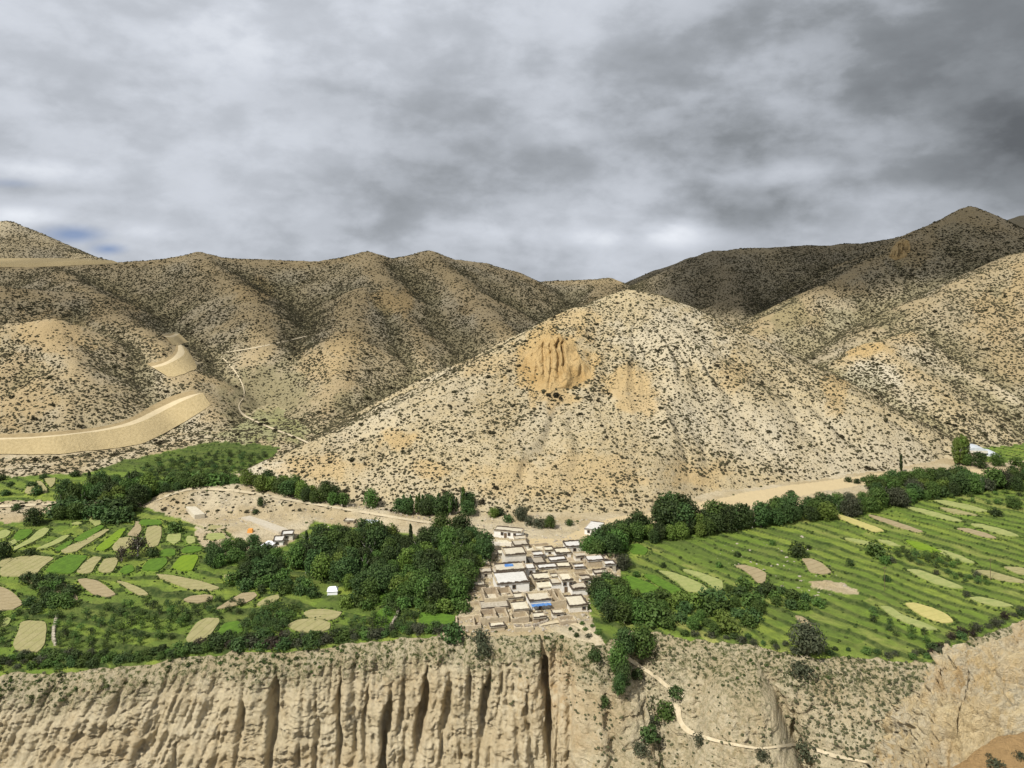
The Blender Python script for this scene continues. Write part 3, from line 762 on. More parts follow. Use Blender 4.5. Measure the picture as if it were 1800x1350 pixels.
# the rounded buttress the path runs round, and the hollow of the stream gully
ta = (Tp - 1.5) / 23.0
half = 30 + 74 * np.clip(ta, 0, 1) ** 0.8 + 5 * fbm(Tp / 5, arc / 14, 2, 96)
cb = 1292 + 6 * np.clip(ta, 0, 1)
bt = np.clip(1 - np.abs((Uc - cb) / half) ** 2.6, 0, None) ** 0.5 * sstep(-0.06, 0.30, ta) * (1 - sstep(0.97, 1.06, ta))
d = d + 13.0 * bt - 6.0 * np.exp(-((Uc - (cb + half + 6)) / 11) ** 2) * sstep(0.15, 0.4, ta) * (1 - sstep(1.0, 1.15, ta))
d = d - 4.0 * np.exp(-((Uc - (1120 + 1.2 * Tp)) / 62) ** 2) * sstep(0, 10, Tp)
d = d - 2.0 * np.exp(-((Uc - 1430) / 40) ** 2) * sstep(0, 10, Tp)
PX = cx[S_] + nx_[S_] * (out + d)
PY = cy[S_] + ny_[S_] * (out + d)
rim = ground_z(cx, cy + 0.6)
PZ = rim[S_] - T_ - 0.25 + (0.25 + 0.3 * bury) * fbm(arc / 1.5, Tp / 1.5, 2, 87)
# tuck the top row back under the turf
tuck = sstep(0.4, -1.2, T_)
PY = PY + 2.6 * tuck; PZ = np.where(T_ < 0, rim[S_] - 0.45 - 0.2 * tuck, PZ)
nrc, ncc = S_.shape
ci = np.arange(nrc * ncc).reshape(nrc, ncc)
CQ = np.stack([ci[:-1, :-1], ci[1:, :-1], ci[1:, 1:], ci[:-1, 1:]], -1).reshape(-1, 4)
CV = np.stack([PX.ravel(), PY.ravel(), PZ.ravel()], -1)
cliff = new_mesh('cliff', CV, CQ, M['cliff'], smooth=True)
tag(cliff, 'pale fluted earth cliff of the gorge below the fields', kind='structure')
uc, vc = proj(CV[:, 0], CV[:, 1], CV[:, 2])
VEGC = np.clip(1.2 * (1 - sstep(1, 9, Tp.ravel() + 3 * fbm(arc.ravel() / 9, Tp.ravel() / 5, 3, 88))) + 0.35 * (1 - steep.ravel()), 0, 1)
OCHC = np.clip(0.4 * soft_blob(uc, vc, 985, 1180, 40, 60) + 0.22 * soft_blob(uc, vc, 1040, 1260, 90, 60) + 0.35 * np.clip(fbm(arc.ravel() / 16, Tp.ravel() / 8, 3, 89), 0, 1), 0, 1)
fattr(cliff, 'pale', np.clip(0.4 + fbm(arc.ravel() / 7, Tp.ravel() / 5, 3, 86), 0, 0.9)); fattr(cliff, 'veg', VEGC); fattr(cliff, 'ochre', OCHC)

# the gorge bed far below, and land behind the viewpoint side
bx = np.linspace(-700, 700, 90); by = np.linspace(20, 190, 30)
BX, BY = np.meshgrid(bx, by)
BZ = -78 + 2.0 * fbm(BX / 25, BY / 25, 4, 95) + 26 * sstep(95, 30, BY)
bi = np.arange(BX.size).reshape(BX.shape)
bed = new_mesh('gorge_ground', np.stack([BX.ravel(), BY.ravel(), BZ.ravel()], -1), np.stack([bi[:-1, :-1], bi[:-1, 1:], bi[1:, 1:], bi[1:, :-1]], -1).reshape(-1, 4), M['cliff'], smooth=True)
tag(bed, kind='structure')

# ------------------------------------------------------------------ the near rock spur at the lower right
SIL = [(1592, 1420), (1588, 1352), (1586, 1300), (1594, 1262), (1602, 1224), (1622, 1214), (1648, 1206), (1652, 1180), (1664, 1166), (1690, 1156), (1700, 1148), (1728, 1143), (1760, 1124), (1800, 1104), (1850, 1084), (1930, 1060), (2050, 1030), (2250, 1000)]
LOW = [(u - 70, v + 330 - 0.25 * (u - 1590)) for u, v in SIL]
na, nb = 420, 340
ta_ = np.linspace(0, len(SIL) - 1, na)
def li(pts, t, k):
    return np.interp(t, np.arange(len(pts)), [q[k] for q in pts])
su, sv = li(SIL, ta_, 0), li(SIL, ta_, 1)
lu, lv = li(LOW, ta_, 0), li(LOW, ta_, 1)
sY = 122 + 0.0 * ta_; lY = np.full(na, 99.0)
S3 = np.stack(P(su, sv, sY), -1); L3 = np.stack(P(lu, lv, lY), -1)
B3 = S3 + np.array([6.0, 22.0, -26.0])
tb = np.linspace(-0.35, 1.0, nb)
A_, B_ = np.meshgrid(np.arange(na), tb)
pt = np.where(B_[..., None] >= 0, S3[A_] * (1 - B_[..., None]) + L3[A_] * B_[..., None], S3[A_] * (1 + B_[..., None] / 0.35) + B3[A_] * (-B_[..., None] / 0.35))
pt[..., 2] += 2.5 * np.sin(np.clip(B_, 0, 1) * math.pi) ** 0.8
nrm = np.cross(np.gradient(pt, axis=1), np.gradient(pt, axis=0)); nrm /= np.linalg.norm(nrm, axis=-1, keepdims=True) + 1e-9
nrm *= np.sign(nrm[..., 2:3] - nrm[..., 1:2] + 1e-9)
aa = A_ / na * 38.0; zz = -B_ * 15.0 + 0.5 * aa
def voro(x, y, seed):
    ix = np.floor(x); iy = np.floor(y); f1 = np.full(x.shape, 9.0); f2 = np.full(x.shape, 9.0); val = np.zeros(x.shape)
    for i in (-1, 0, 1):
        for j in (-1, 0, 1):
            a = ix + i; b = iy + j
            dx = a + hash2(a, b, seed) - x; dy = b + hash2(a, b, seed + 1) - y
            q = np.hypot(dx, dy); m_ = q < f1
            f2 = np.where(m_, f1, np.minimum(f2, q)); val = np.where(m_, hash2(a, b, seed + 2), val); f1 = np.minimum(f1, q)
    return f1, f2 - f1, val
wa = aa + 0.9 * fbm(aa / 3, zz / 3, 3, 208); wz = zz - 0.35 * aa + 0.7 * fbm(aa / 3.3, zz / 2.7, 3, 209)
_, e1, v1 = voro(wa / 4.2, wz / 2.2, 221); _, e2, v2 = voro(wa / 1.7, wz / 0.8, 231)
bed = (wz / 1.9) - np.floor(wz / 1.9)
dd = 1.9 * fbm(aa / 11, zz / 8, 3, 201) + 0.9 * (1 - 2 * np.abs(fbm(aa / 4.5, zz / 3, 3, 202))) + 2.3 * (v1 - 0.5) + 0.5 * (v2 - 0.5) - 1.6 * (1 - sstep(0, 0.14, e1)) - 0.55 * (1 - sstep(0, 0.16, e2)) + 0.55 * (1 - bed) + 0.5 * fbm(aa / 0.9, zz / 0.6, 3, 206)
for sd_, lx, ly, wd, dp in ((241, 5.0, .9, .10, .8), (242, 1.8, .5, .10, .45), (243, 3.0, 2.6, .07, .7)):
    nn = fbm(wa / lx, wz / ly, 3, sd_)
    dd = dd - dp * np.maximum(0, wd - np.abs(nn)) / wd
# the small dark hollow under an overhang
hu, hv = proj(pt[..., 0], pt[..., 1], pt[..., 2])
dd = dd - 3.2 * np.exp(-(((hu - 1684) / 20) ** 4 + ((hv - 1188) / 9) ** 4)) + 1.1 * np.exp(-(((hu - 1684) / 26) ** 4 + ((hv - 1170) / 7) ** 4))
pt = pt + nrm * (dd * sstep(-0.02, 0.08, np.abs(B_)))[..., None]
ai = np.arange(na * nb).reshape(nb, na)
spur = new_mesh('rock_spur', pt.reshape(-1, 3), np.stack([ai[:-1, :-1], ai[:-1, 1:], ai[1:, 1:], ai[1:, :-1]], -1).reshape(-1, 4), M['spur'], smooth=False)
tag(spur, 'near rough spur of cream and ochre rock in front of the gorge', kind='structure')
fattr(spur, 'veg', np.zeros(na * nb)); fattr(spur, 'pale', np.clip(0.75 + fbm(aa.ravel() / 4, zz.ravel() / 3, 3, 215), 0, 1))
fattr(spur, 'ochre', np.clip(0.05 + 0.6 * fbm(aa.ravel() / 6, zz.ravel() / 4, 4, 207) + 0.5 * soft_blob(hu.ravel(), hv.ravel(), 1690, 1215, 50, 40), 0, 0.8))
# nearer slope of orange earth
SIL2 = [(1560, 1420), (1640, 1370), (1700, 1332), (1712, 1318), (1724, 1308), (1750, 1296), (1790, 1286), (1850, 1278), (1950, 1262), (2150, 1240)]
na2, nb2 = 160, 70
t2 = np.linspace(0, len(SIL2) - 1, na2)
su2, sv2 = li(SIL2, t2, 0), li(SIL2, t2, 1)
S4 = np.stack(P(su2, sv2, np.full(na2, 84.0)), -1); L4 = S4 + np.array([10.0, -36.0, -24.0]); B4 = S4 + np.array([3, 14, -16.0])
tb2 = np.linspace(-0.3, 1, nb2); A2, B2 = np.meshgrid(np.arange(na2), tb2)
p4 = np.where(B2[..., None] >= 0, S4[A2] * (1 - B2[..., None]) + L4[A2] * B2[..., None], S4[A2] * (1 + B2[..., None] / .3) + B4[A2] * (-B2[..., None] / .3))
p4[..., 2] += 0.7 * fbm(p4[..., 0] / 4, p4[..., 1] / 4, 3, 211) + 0.2 * fbm(p4[..., 0], p4[..., 1], 2, 212)
a2i = np.arange(na2 * nb2).reshape(nb2, na2)
earth = new_mesh('earth_slope', p4.reshape(-1, 3), np.stack([a2i[:-1, :-1], a2i[:-1, 1:], a2i[1:, 1:], a2i[1:, :-1]], -1).reshape(-1, 4), M['spur'], smooth=True)
tag(earth, 'nearest bare slope of orange earth', kind='structure')
fattr(earth, 'veg', np.zeros(na2 * nb2)); fattr(earth, 'ochre', np.full(na2 * nb2, 0.95))

# ------------------------------------------------------------------ things laid on the slopes: sight lines meet the finished land
bpy.context.view_layer.update()
DG = bpy.context.evaluated_depsgraph_get()
def hit(u, v):
    dr = Vector(((u - 900) / F, 1.0, (HV - v) / F)).normalized()
    ok, loc, nrm_, idx, ob, mtx = scene.ray_cast(DG, Vector((0, 0, CZ)), dr)
    return (loc, nrm_, ob) if ok else (None, None, None)

def resample(pts, n, smooth=True):
    p = np.array(pts, float)
    if smooth and len(p) > 2:
        q = []
        for i in range(len(p) - 1):
            a, b, c, d = p[max(i - 1, 0)], p[i], p[i + 1], p[min(i + 2, len(p) - 1)]
            for t in np.linspace(0, 1, 8, endpoint=False):
                q.append(0.5 * ((2 * b) + (c - a) * t + (2 * a - 5 * b + 4 * c - d) * t * t + (3 * b - a - 3 * c + d) * t ** 3))
        q.append(p[-1]); p = np.array(q)
    l = np.concatenate([[0], np.cumsum(np.hypot(*np.diff(p, axis=0).T))])
    t = np.linspace(0, l[-1], n)
    return np.stack([np.interp(t, l, p[:, 0]), np.interp(t, l, p[:, 1])], -1)

def bench(name, label, lines, n=70, mat=None, three=False):
    """a graded strip: each line is (pixels, how far it stands out of the slope in metres)"""
    rows = []; m_lines = len(lines)
    for pts, off in lines:
        row = []
        edge = off < 0.35 and m_lines == 4
        for k, (u, v) in enumerate(resample(pts, n)):
            if edge: v += 2.2 * float(fbm(np.array([u / 9.0]), np.array([v / 9.0]), 3, 140)[0])
            loc, nr_, ob = hit(u, v)
            if loc is None:
                loc = Vector(row[-1]) if row else Vector(P(u, v, 500)); nr_ = Vector((0, -.5, .8))
            else:
                loc = loc + nr_.lerp(Vector((0, -0.6, 0.8)), 0.5).normalized() * (off + 0.12 * off * math.sin(k * 1.7) + 0.1)
            row.append(tuple(loc))
        r = np.array(row)
        for _ in range(2):
            r[1:-1] = (r[:-2] + 2 * r[1:-1] + r[2:]) / 4
        rows.append(r)
    V_ = np.concatenate(rows); m = len(rows)
    ii = np.arange(n * m).reshape(m, n)
    q = np.stack([ii[:-1, :-1], ii[1:, :-1], ii[1:, 1:], ii[:-1, 1:]], -1).reshape(-1, 4)
    o = new_mesh(name, V_, q, mats=[M['cut'], M['bench'], M['road']], midx=np.repeat([0, 1, 2], n - 1)) if m == 4 else new_mesh(name, V_, q, mat or M['road'])
    tag(o, label, kind='structure')
    return o

bench('road', 'wide graded road bench cut across the foot of the brown hillside', [
    ([(-160, 770), (0, 764), (60, 762), (130, 756), (190, 748), (232, 734), (275, 709), (316, 692), (338, 687)], 0.2),
    ([(-160, 778), (0, 772), (60, 770), (130, 764), (192, 754), (236, 741), (280, 719), (318, 702), (346, 694)], 0.9),
    ([(-160, 788), (0, 779), (70, 776), (140, 769), (200, 760), (244, 749), (286, 729), (324, 710), (356, 696)], 2.6),
    ([(-160, 812), (0, 800), (60, 800), (110, 798), (180, 791), (240, 783), (272, 771), (322, 744), (371, 713)], 0.3)])
bench('road', 'short curved road cut higher on the brown hillside', [
    ([(258, 640), (278, 636), (296, 628), (307, 617), (309, 608)], 0.2),
    ([(266, 646), (284, 641), (302, 632), (312, 620), (313, 609)], 0.8),
    ([(272, 651), (292, 646), (312, 636), (324, 625), (318, 610)], 2.2),
    ([(296, 664), (316, 660), (338, 652), (346, 644), (330, 616)], 0.3)], 40)
bench('road', 'smallest and highest bend of the road cut', [
    ([(284, 589), (296, 589), (306, 586)], 0.2), ([(286, 592), (298, 592), (308, 588)], 0.7), ([(290, 596), (304, 596), (316, 590)], 1.8), ([(304, 608), (316, 607), (331, 602)], 0.3)], 20)
bench('road', 'pale level strip graded under the pointed hilltop', [
    ([(-150, 452), (0, 454), (60, 454), (130, 455), (205, 459)], 0.2), ([(-150, 466), (0, 467), (60, 467), (130, 464), (209, 461)], 3.0), ([(-150, 469), (0, 470), (60, 470), (130, 467), (211, 463)], 0.2)], 30)
bench('path', 'thin footpath winding down the greenish valley between the hills', [
    ([(388, 625), (404, 640), (416, 655), (428, 678), (430, 698), (420, 712), (426, 726), (446, 738), (478, 752), (520, 768), (545, 779)], 0.25),
    ([(389, 628), (403, 643), (415, 657), (426, 679), (428, 698), (418, 713), (424, 729), (446, 741), (478, 755), (520, 771), (545, 782)], 0.25)], 60, M['path'])
bench('path', 'faint trail crossing the hillside above the greenish valley', [
    ([(390, 620), (440, 612), (480, 604), (540, 590)], 0.2), ([(390, 622), (440, 614), (480, 606), (540, 592)], 0.2)], 30, M['path'])
bench('path', 'pale trail slanting down the gorge slope to the rounded buttress', [
    ([(1075, 1136), (1104, 1155), (1150, 1185), (1178, 1206), (1204, 1222)], 0.35), ([(1072, 1140), (1100, 1160), (1146, 1190), (1174, 1212), (1200, 1228)], 0.35)], 40, M['path'])
bench('path', 'pale trail curving round the foot of the rounded buttress', [
    ([(1182, 1237), (1196, 1241), (1198, 1263), (1210, 1281), (1239, 1294), (1289, 1307), (1340, 1314), (1392, 1307), (1430, 1315), (1478, 1329), (1558, 1343)], 0.3),
    ([(1177, 1240), (1187, 1249), (1191, 1267), (1205, 1288), (1236, 1300), (1288, 1312), (1340, 1318), (1394, 1312), (1428, 1320), (1476, 1334), (1556, 1348)], 0.3)], 70, M['path'])
bench('path', 'dirt track along the top of the pale eroded bank', [
    ([(262, 882), (300, 868), (335, 858), (420, 862), (520, 879), (640, 899), (760, 918), (850, 926)], 0.15), ([(262, 886), (302, 871), (336, 862), (420, 866), (520, 883), (640, 903), (760, 922), (850, 930)], 0.15)], 60, M['path'])
bench('path', 'dirt track along the stream bank below the three small plots', [
    ([(-60, 890), (60, 886), (160, 881), (258, 878)], 0.15), ([(-60, 895), (60, 890), (160, 885), (258, 882)], 0.15)], 40, M['path'])
bench('path', 'earth path bending from the village past the head of the gully', [
    ([(945, 1098), (985, 1091), (1012, 1096), (1036, 1108), (1056, 1124), (1064, 1134)], 0.2), ([(950, 1102), (985, 1096), (1008, 1101), (1028, 1113), (1042, 1128), (1046, 1136)], 0.2)], 30, M['path'])

_gr = random.Random(5)
GROOVES = [(g + _gr.uniform(-.03, .03), _gr.uniform(.018, .045), _gr.uniform(.35, .9), _gr.uniform(.02, .5), _gr.uniform(.55, .95)) for g in (.12, .22, .33, .44, .53, .64, .72, .84)]
def outcrop(name, label, poly, out, flute, nx=70, ny=50, seed=300):
    us = np.linspace(min(q[0] for q in poly) + 0.6, max(q[0] for q in poly) - 0.6, nx)
    V_ = np.zeros((ny, nx, 3))
    for i, u in enumerate(us):
        ys = []
        for k in range(len(poly)):
            (x1, y1), (x2, y2) = poly[k], poly[(k + 1) % len(poly)]
            if (x1 > u) != (x2 > u):
                ys.append(y1 + (u - x1) * (y2 - y1) / (x2 - x1))
        va, vb = min(ys), max(ys)
        e = math.sin(math.pi * i / (nx - 1)) ** 0.7; va += 5.0 * (vb - va) / 80 * float(fbm(np.array([u / 11.0]), np.array([seed * 1.0]), 3, seed)[0])
        for j, b in enumerate(np.linspace(0, 1, ny)):
            loc, nr_, ob = hit(u, va + (vb - va) * b)
            if loc is None:
                loc = Vector(P(u, va + (vb - va) * b, 500))
            V_[j, i] = loc
            f = sstep(0, 0.10, b) * (1 - b) ** 0.6
            x = V_[j, i, 0]; z = V_[j, i, 2]
            a_ = i / (nx - 1) + 0.04 * fbm(np.array([z / 6.0]), np.array([x / 30.0]), 3, seed)[0]
            fl_ = 1.5 * fbm(np.array([x / 2.2]), np.array([z / 2.4]), 4, seed + 2)[0] + 1.6 * (float(hash2(np.floor(np.array([x / 2.4 + 0.5 * math.sin(z / 2.0)])), np.floor(np.array([z / 3.4 + 0.4 * math.sin(x / 1.7)])), seed)[0]) - 0.5) * flute / 2.6 + 1.2 * fbm(np.array([x / 6.0]), np.array([z / 30.0]), 2, seed)[0] * flute
            for gc, gw, gd, b0, b1 in GROOVES:
                fl_ -= 1.25 * out * gd * math.exp(-((a_ - gc - .06 * (gd - .6) * (b - .5)) / (gw * (0.6 + 0.8 * b))) ** 2) * float(sstep(b0 - .15, b0 + .15, b) * sstep(b1 + .12, b1 - .12, b))
            dd_ = (out * float(f) + fl_ * float(sstep(0, .1, b) * sstep(1, .85, b))) * e
            V_[j, i] += np.array([0.0, -0.88, 0.25]) * max(dd_, -0.0) + np.array([0, 0, 0.1])
    ii = np.arange(nx * ny).reshape(ny, nx)
    o = new_mesh(name, V_.reshape(-1, 3), np.stack([ii[:-1, :-1], ii[1:, :-1], ii[1:, 1:], ii[:-1, 1:]], -1).reshape(-1, 4), M['ochre_rock'], smooth=True)
    tag(o, label, kind='structure')
outcrop('rock_outcrop', 'fluted ochre rock face high on the sunlit pyramid hill', [(908, 650), (918, 640), (926, 618), (940, 612), (950, 594), (968, 586), (988, 590), (998, 606), (1012, 612), (1024, 634), (1036, 648), (1040, 664), (1022, 672), (1004, 684), (980, 682), (966, 694), (944, 688), (922, 668)], 5.5, 2.6, 120, 90)
outcrop('rock_outcrop', 'small brown crag on the shoulder of the rocky peak', [(1562, 452), (1568, 436), (1576, 426), (1586, 420), (1596, 424), (1601, 440), (1592, 452), (1574, 458)], 7.0, 2.0, 26, 22, 330)

# ------------------------------------------------------------------ field plots
def plot_mat(name, c1, c2, line):
    m, t, b = principled(name)
    p = pos(t); n = t.noise(p, 0.6, 6, 0.65); n2 = t.noise(p, 3.0, 4, 0.7)
    c = t.mix(t.mapr(n, 0.32, 0.7), c1, c2)
    f = t.math('FRACT', t.math('ADD', t.attr('furrow'), t.math('MULTIPLY', n, 0.35)))
    c = t.mix(t.math('MULTIPLY', t.mapr(t.math('ABSOLUTE', t.math('SUBTRACT', f, 0.5)), 0.11, 0.03), 0.5), c, line)
    c = t.mix(t.math('MULTIPLY', t.mapr(n2, 0.5, 0.75), 0.3), c, line)
    t.l.new(c, b.inputs['Base Color'])
    bump(t, b, t.math('ADD', n2, t.math('MULTIPLY', f, 0.4)), 0.6, 0.25)
    return m
PM = {'stubble': plot_mat('stubble', (0.33, 0.295, 0.15), (0.27, 0.255, 0.11), (0.17, 0.15, 0.07)),
      'fallow': plot_mat('fallow_earth', (0.335, 0.275, 0.165), (0.29, 0.235, 0.13), (0.17, 0.135, 0.075)),
      'pale_green': plot_mat('pale_green_crop', (0.31, 0.32, 0.125), (0.24, 0.275, 0.09), (0.2, 0.235, 0.08)),
      'ripe': plot_mat('ripe_barley', (0.46, 0.40, 0.155), (0.38, 0.35, 0.125), (0.33, 0.28, 0.10)),
      'lush': plot_mat('lush_crop', (0.10, 0.185, 0.022), (0.07, 0.13, 0.018), (0.055, 0.11, 0.012)),
      'bright': plot_mat('bright_green_crop', (0.17, 0.255, 0.02), (0.14, 0.22, 0.02), (0.10, 0.17, 0.016))}
PLOT_EDGES = []
for pts, kind, ang in PLOTS:
    q = np.array(pts, float)
    for w_ in (.13, .25):
        q = np.stack([q * (1 - w_) + np.roll(q, -1, 0) * w_, q * w_ + np.roll(q, -1, 0) * (1 - w_)], 1).reshape(-1, 2)
    q = q + np.stack([0.9 * fbm(q[:, 0] / 6, q[:, 1] / 6, 2, 151), 0.6 * fbm(q[:, 0] / 6 + 9, q[:, 1] / 6, 2, 152)], -1)
    PLOT_EDGES.append(q)
    xy = np.array([floor_pt(u, v) for u, v in q])
    lift = 0.32 if kind not in ('lush', 'bright') else 0.38
    top = np.column_stack([xy, plane_z(xy[:, 1]) + lift])
    c0 = xy.mean(0)
    bot = np.column_stack([c0 + (xy - c0) * 1.03, plane_z(xy[:, 1]) - 0.7])
    n = len(xy)
    cen = np.array([[c0[0], c0[1], plane_z(c0[1]) + lift + 0.02]])
    faces = [tuple(range(n))] if True else []
    if np.sum(xy[:, 0] * np.roll(xy[:, 1], -1) - np.roll(xy[:, 0], -1) * xy[:, 1]) < 0:
        faces = [tuple(range(n))[::-1]]
    faces += [(i, (i + 1) % n, n + (i + 1) % n, n + i) for i in range(n)]
    o = new_mesh('field_plot', np.concatenate([top, bot]), faces, PM[kind])
    a = rad(ang); L = (xy[:, 0] * -math.sin(a) + xy[:, 1] * math.cos(a)) / (2.6 if kind != 'pale_green' else 5.0)
    fattr(o, 'furrow', np.concatenate([L, L]))
    tag(o, kind='structure')

# ------------------------------------------------------------------ scrub on the slopes, grass and weeds on the field banks
def ico_shrub(seed, squash=0.72, jit=0.3):
    bm = bmesh.new(); bmesh.ops.create_icosphere(bm, subdivisions=2, radius=1.0)
    r = np.random.default_rng(seed)
    for w in bm.verts:
        k = 1 + jit * (r.random() - 0.5) * 2
        w.co = Vector((w.co.x * k, w.co.y * k, max(w.co.z * k * squash, -0.25) + 0.12))
    me = bpy.data.meshes.new('scrub_form'); bm.to_mesh(me); bm.free()
    return me

def leafy(seed, n, lobes, leaf, flat=0.0, upright=0.0):
    """many small leaf-clump quads spread through the crown; lobes = [(centre, radii, weight)]"""
    r = np.random.default_rng(seed)
    w = np.array([q[2] for q in lobes], float); w /= w.sum()
    k = r.choice(len(lobes), n, p=w)
    cen = np.array([q[0] for q in lobes], float)[k]; rd = np.array([q[1] for q in lobes], float)[k]
    dv = r.normal(size=(n, 3)); dv /= np.linalg.norm(dv, axis=1, keepdims=True)
    rr = (0.45 + 0.6 * r.random(n) ** 0.55)[:, None]
    c = cen + dv * rd * rr
    nr_ = dv / rd; nr_ /= np.linalg.norm(nr_, axis=1, keepdims=True)
    nr_ = nr_ + r.normal(size=(n, 3)) * 0.55 + np.array([0, 0, 0.25]); nr_ /= np.linalg.norm(nr_, axis=1, keepdims=True)
    t1 = np.cross(nr_, r.normal(size=(n, 3))); t1 /= np.linalg.norm(t1, axis=1, keepdims=True)
    if upright:
        t1 = t1 * (1 - upright) + np.array([0, 0, 1.0]) * upright; t1 /= np.linalg.norm(t1, axis=1, keepdims=True)
    t2 = np.cross(nr_, t1)
    s = (leaf * (0.6 + 0.8 * r.random(n)))[:, None]
    a = c + t1 * s; b = c + t2 * s * 0.62; d_ = c - t1 * s; e = c - t2 * s * 0.62
    b = b + nr_ * s * 0.25; e = e + nr_ * s * 0.25
    V_ = np.stack([a, b, d_, e], 1).reshape(-1, 3)
    V_[:, 2] = np.maximum(V_[:, 2], -0.1)
    return V_, np.arange(4 * n).reshape(-1, 4)

def proto_collection(name, meshes, mat):
    col = bpy.data.collections.new(name)
    for k, me in enumerate(meshes):
        me.materials.append(mat)
        o = bpy.data.objects.new(name + '_form', me); col.objects.link(o)
    return col

def scatter(name, pts, scl, col, label, nproto, seed, flat=0.75):
    r = np.random.default_rng(seed)
    n = len(pts)
    me = bpy.data.meshes.new(name); me.vertices.add(n); me.vertices.foreach_set('co', np.asarray(pts, np.float32).ravel()); me.update()
    def at(nm, typ, arr, key='value'):
        q = me.attributes.new(nm, typ, 'POINT'); q.data.foreach_set(key, arr.ravel())
    at('scl', 'FLOAT_VECTOR', np.stack([scl * (0.8 + 0.5 * r.random(n)), scl * (0.8 + 0.5 * r.random(n)), scl * (0.7 + 0.5 * r.random(n))], -1).astype(np.float32), 'vector')
    at('rot', 'FLOAT_VECTOR', np.stack([0.25 * (r.random(n) - .5), 0.25 * (r.random(n) - .5), r.random(n) * 6.283], -1).astype(np.float32), 'vector')
    at('pick', 'INT', r.integers(0, nproto, n).astype(np.int32))
    o = bpy.data.objects.new(name, me); C.objects.link(o)
    ng = bpy.data.node_groups.new(name + '_scatter', 'GeometryNodeTree')
    ng.interface.new_socket('Geometry', in_out='INPUT', socket_type='NodeSocketGeometry')
    ng.interface.new_socket('Geometry', in_out='OUTPUT', socket_type='NodeSocketGeometry')
    N = ng.nodes; L = ng.links
    gi = N.new('NodeGroupInput'); go = N.new('NodeGroupOutput')
    ci_ = N.new('GeometryNodeCollectionInfo'); ci_.inputs['Collection'].default_value = col; ci_.inputs['Separate Children'].default_value = True; ci_.inputs['Reset Children'].default_value = True
    iop = N.new('GeometryNodeInstanceOnPoints'); iop.inputs['Pick Instance'].default_value = True
    def named(nm, typ):
        q = N.new('GeometryNodeInputNamedAttribute'); q.data_type = typ; q.inputs['Name'].default_value = nm
        return [s for s in q.outputs if s.enabled and s.name == 'Attribute'][0]
    e2r = N.new('FunctionNodeEulerToRotation')
    L.new(named('rot', 'FLOAT_VECTOR'), e2r.inputs[0])
    L.new(gi.outputs[0], iop.inputs['Points']); L.new(ci_.outputs[0], iop.inputs['Instance'])
    L.new(named('pick', 'INT'), iop.inputs['Instance Index']); L.new(e2r.outputs[0], iop.inputs['Rotation']); L.new(named('scl', 'FLOAT_VECTOR'), iop.inputs['Scale'])
    L.new(iop.outputs[0], go.inputs[0])
    o.modifiers.new('scatter', 'NODES').node_group = ng
    tag(o, label, kind='stuff')
    return o

SHRUB_MESHES = [ico_shrub(k) for k in range(4)]
scrub_col = proto_collection('scrub', SHRUB_MESHES, M['shrub'])
tuft_col = proto_collection('tufts', [ico_shrub(k + 20, 0.6) for k in range(3)], M['tuft'])
def weed_mesh(k):
    v, f = leafy(400 + k, 42, [((0, 0, .35), (.75, .75, .45), 1)], 0.30)
    return new_mesh('weed_form', v, f, link=False).data
weed_col = proto_collection('weeds', [weed_mesh(k) for k in range(4)], M['weed'])

# hillsides
def look(x, y):
    fi = np.clip(np.rint(np.interp(y, YR, np.arange(nr))).astype(int), 0, nr - 1)
    fj = np.clip(np.rint((900 + x / y * F - UW[0]) / (UW[1] - UW[0])).astype(int), 0, nc - 1)
    return fi * nc + fj
N_ = 1350000
sxr = RNG.uniform(-760, 760, N_); syr = RNG.uniform(330, 1340, N_)
su_ = 900 + sxr / syr * F
m_ = (su_ > -240) & (su_ < 2040)
sxr, syr = sxr[m_], syr[m_]
li_ = look(sxr, syr); o_ = OWN2[li_]; zf_ = plane_z(syr); hill_ = o_ >= 0; curv_ = CURV[li_]
fu_, fv_ = proj(sxr, syr, zf_)
bank_ = (~hill_) & (fu_ < 860) & (fv_ < 938) & (fv_ > 838)
low = ((~hill_) & (syr > 385) & (fv_ < 840) & (fu_ < 560)) | bank_
if low.any():
    low = low & (GREEN[li_] < 0.55) & (TRACK[li_] < 0.5)
m_ = hill_ | low
sxr, syr, o_, curv_ = sxr[m_], syr[m_], o_[m_], curv_[m_]
sz = ground_z(sxr, syr)
sz2 = ground_z(sxr, syr - 3.0)
up, vp = proj(sxr, syr, sz)
_, vp2 = proj(sxr, syr - 3.0, sz2)
m_ = (vp2 > vp - 0.8)
sxr, syr, sz, o_, up, vp, curv_ = [q[m_] for q in (sxr, syr, sz, o_, up, vp, curv_)]
clump = fbm(sxr / 22, syr / 22, 4, 501)
iC = ORDER.index('central')
dens = np.clip(0.60 + 0.45 * clump - 0.35 * curv_ * (o_ != iC), 0.05, 1)
dens[o_ == iC] *= 0.92
dens[o_ == -1] *= 0.8; dens[(o_ == -1) & (vp > 838)] *= 0.28
def near(u, v, lst):
    w = np.zeros(u.size)
    for cu, cv, a_, b_, s_ in lst:
        w = np.maximum(w, s_ * soft_blob(u, v, cu, cv, a_, b_, 502))
    return w
bare = near(up, vp, [(975, 640, 70, 52, 1), (980, 700, 40, 30, .6), (1110, 680, 46, 36, .9), (1130, 712, 34, 26, .8), (900, 820, 190, 60, .72), (1000, 790, 130, 70, .6), (700, 775, 30, 18, .7), (600, 830, 70, 20, .7), (1250, 850, 130, 22, .7), (460, 700, 90, 60, .72), (600, 610, 40, 30, .5), (690, 525, 34, 26, .5), (110, 590, 80, 40, .45), (1530, 612, 70, 18, .6), (470, 825, 60, 20, .6), (820, 690, 110, 24, .5), (1130, 525, 60, 16, .4)])
dens = dens * (1 - bare)
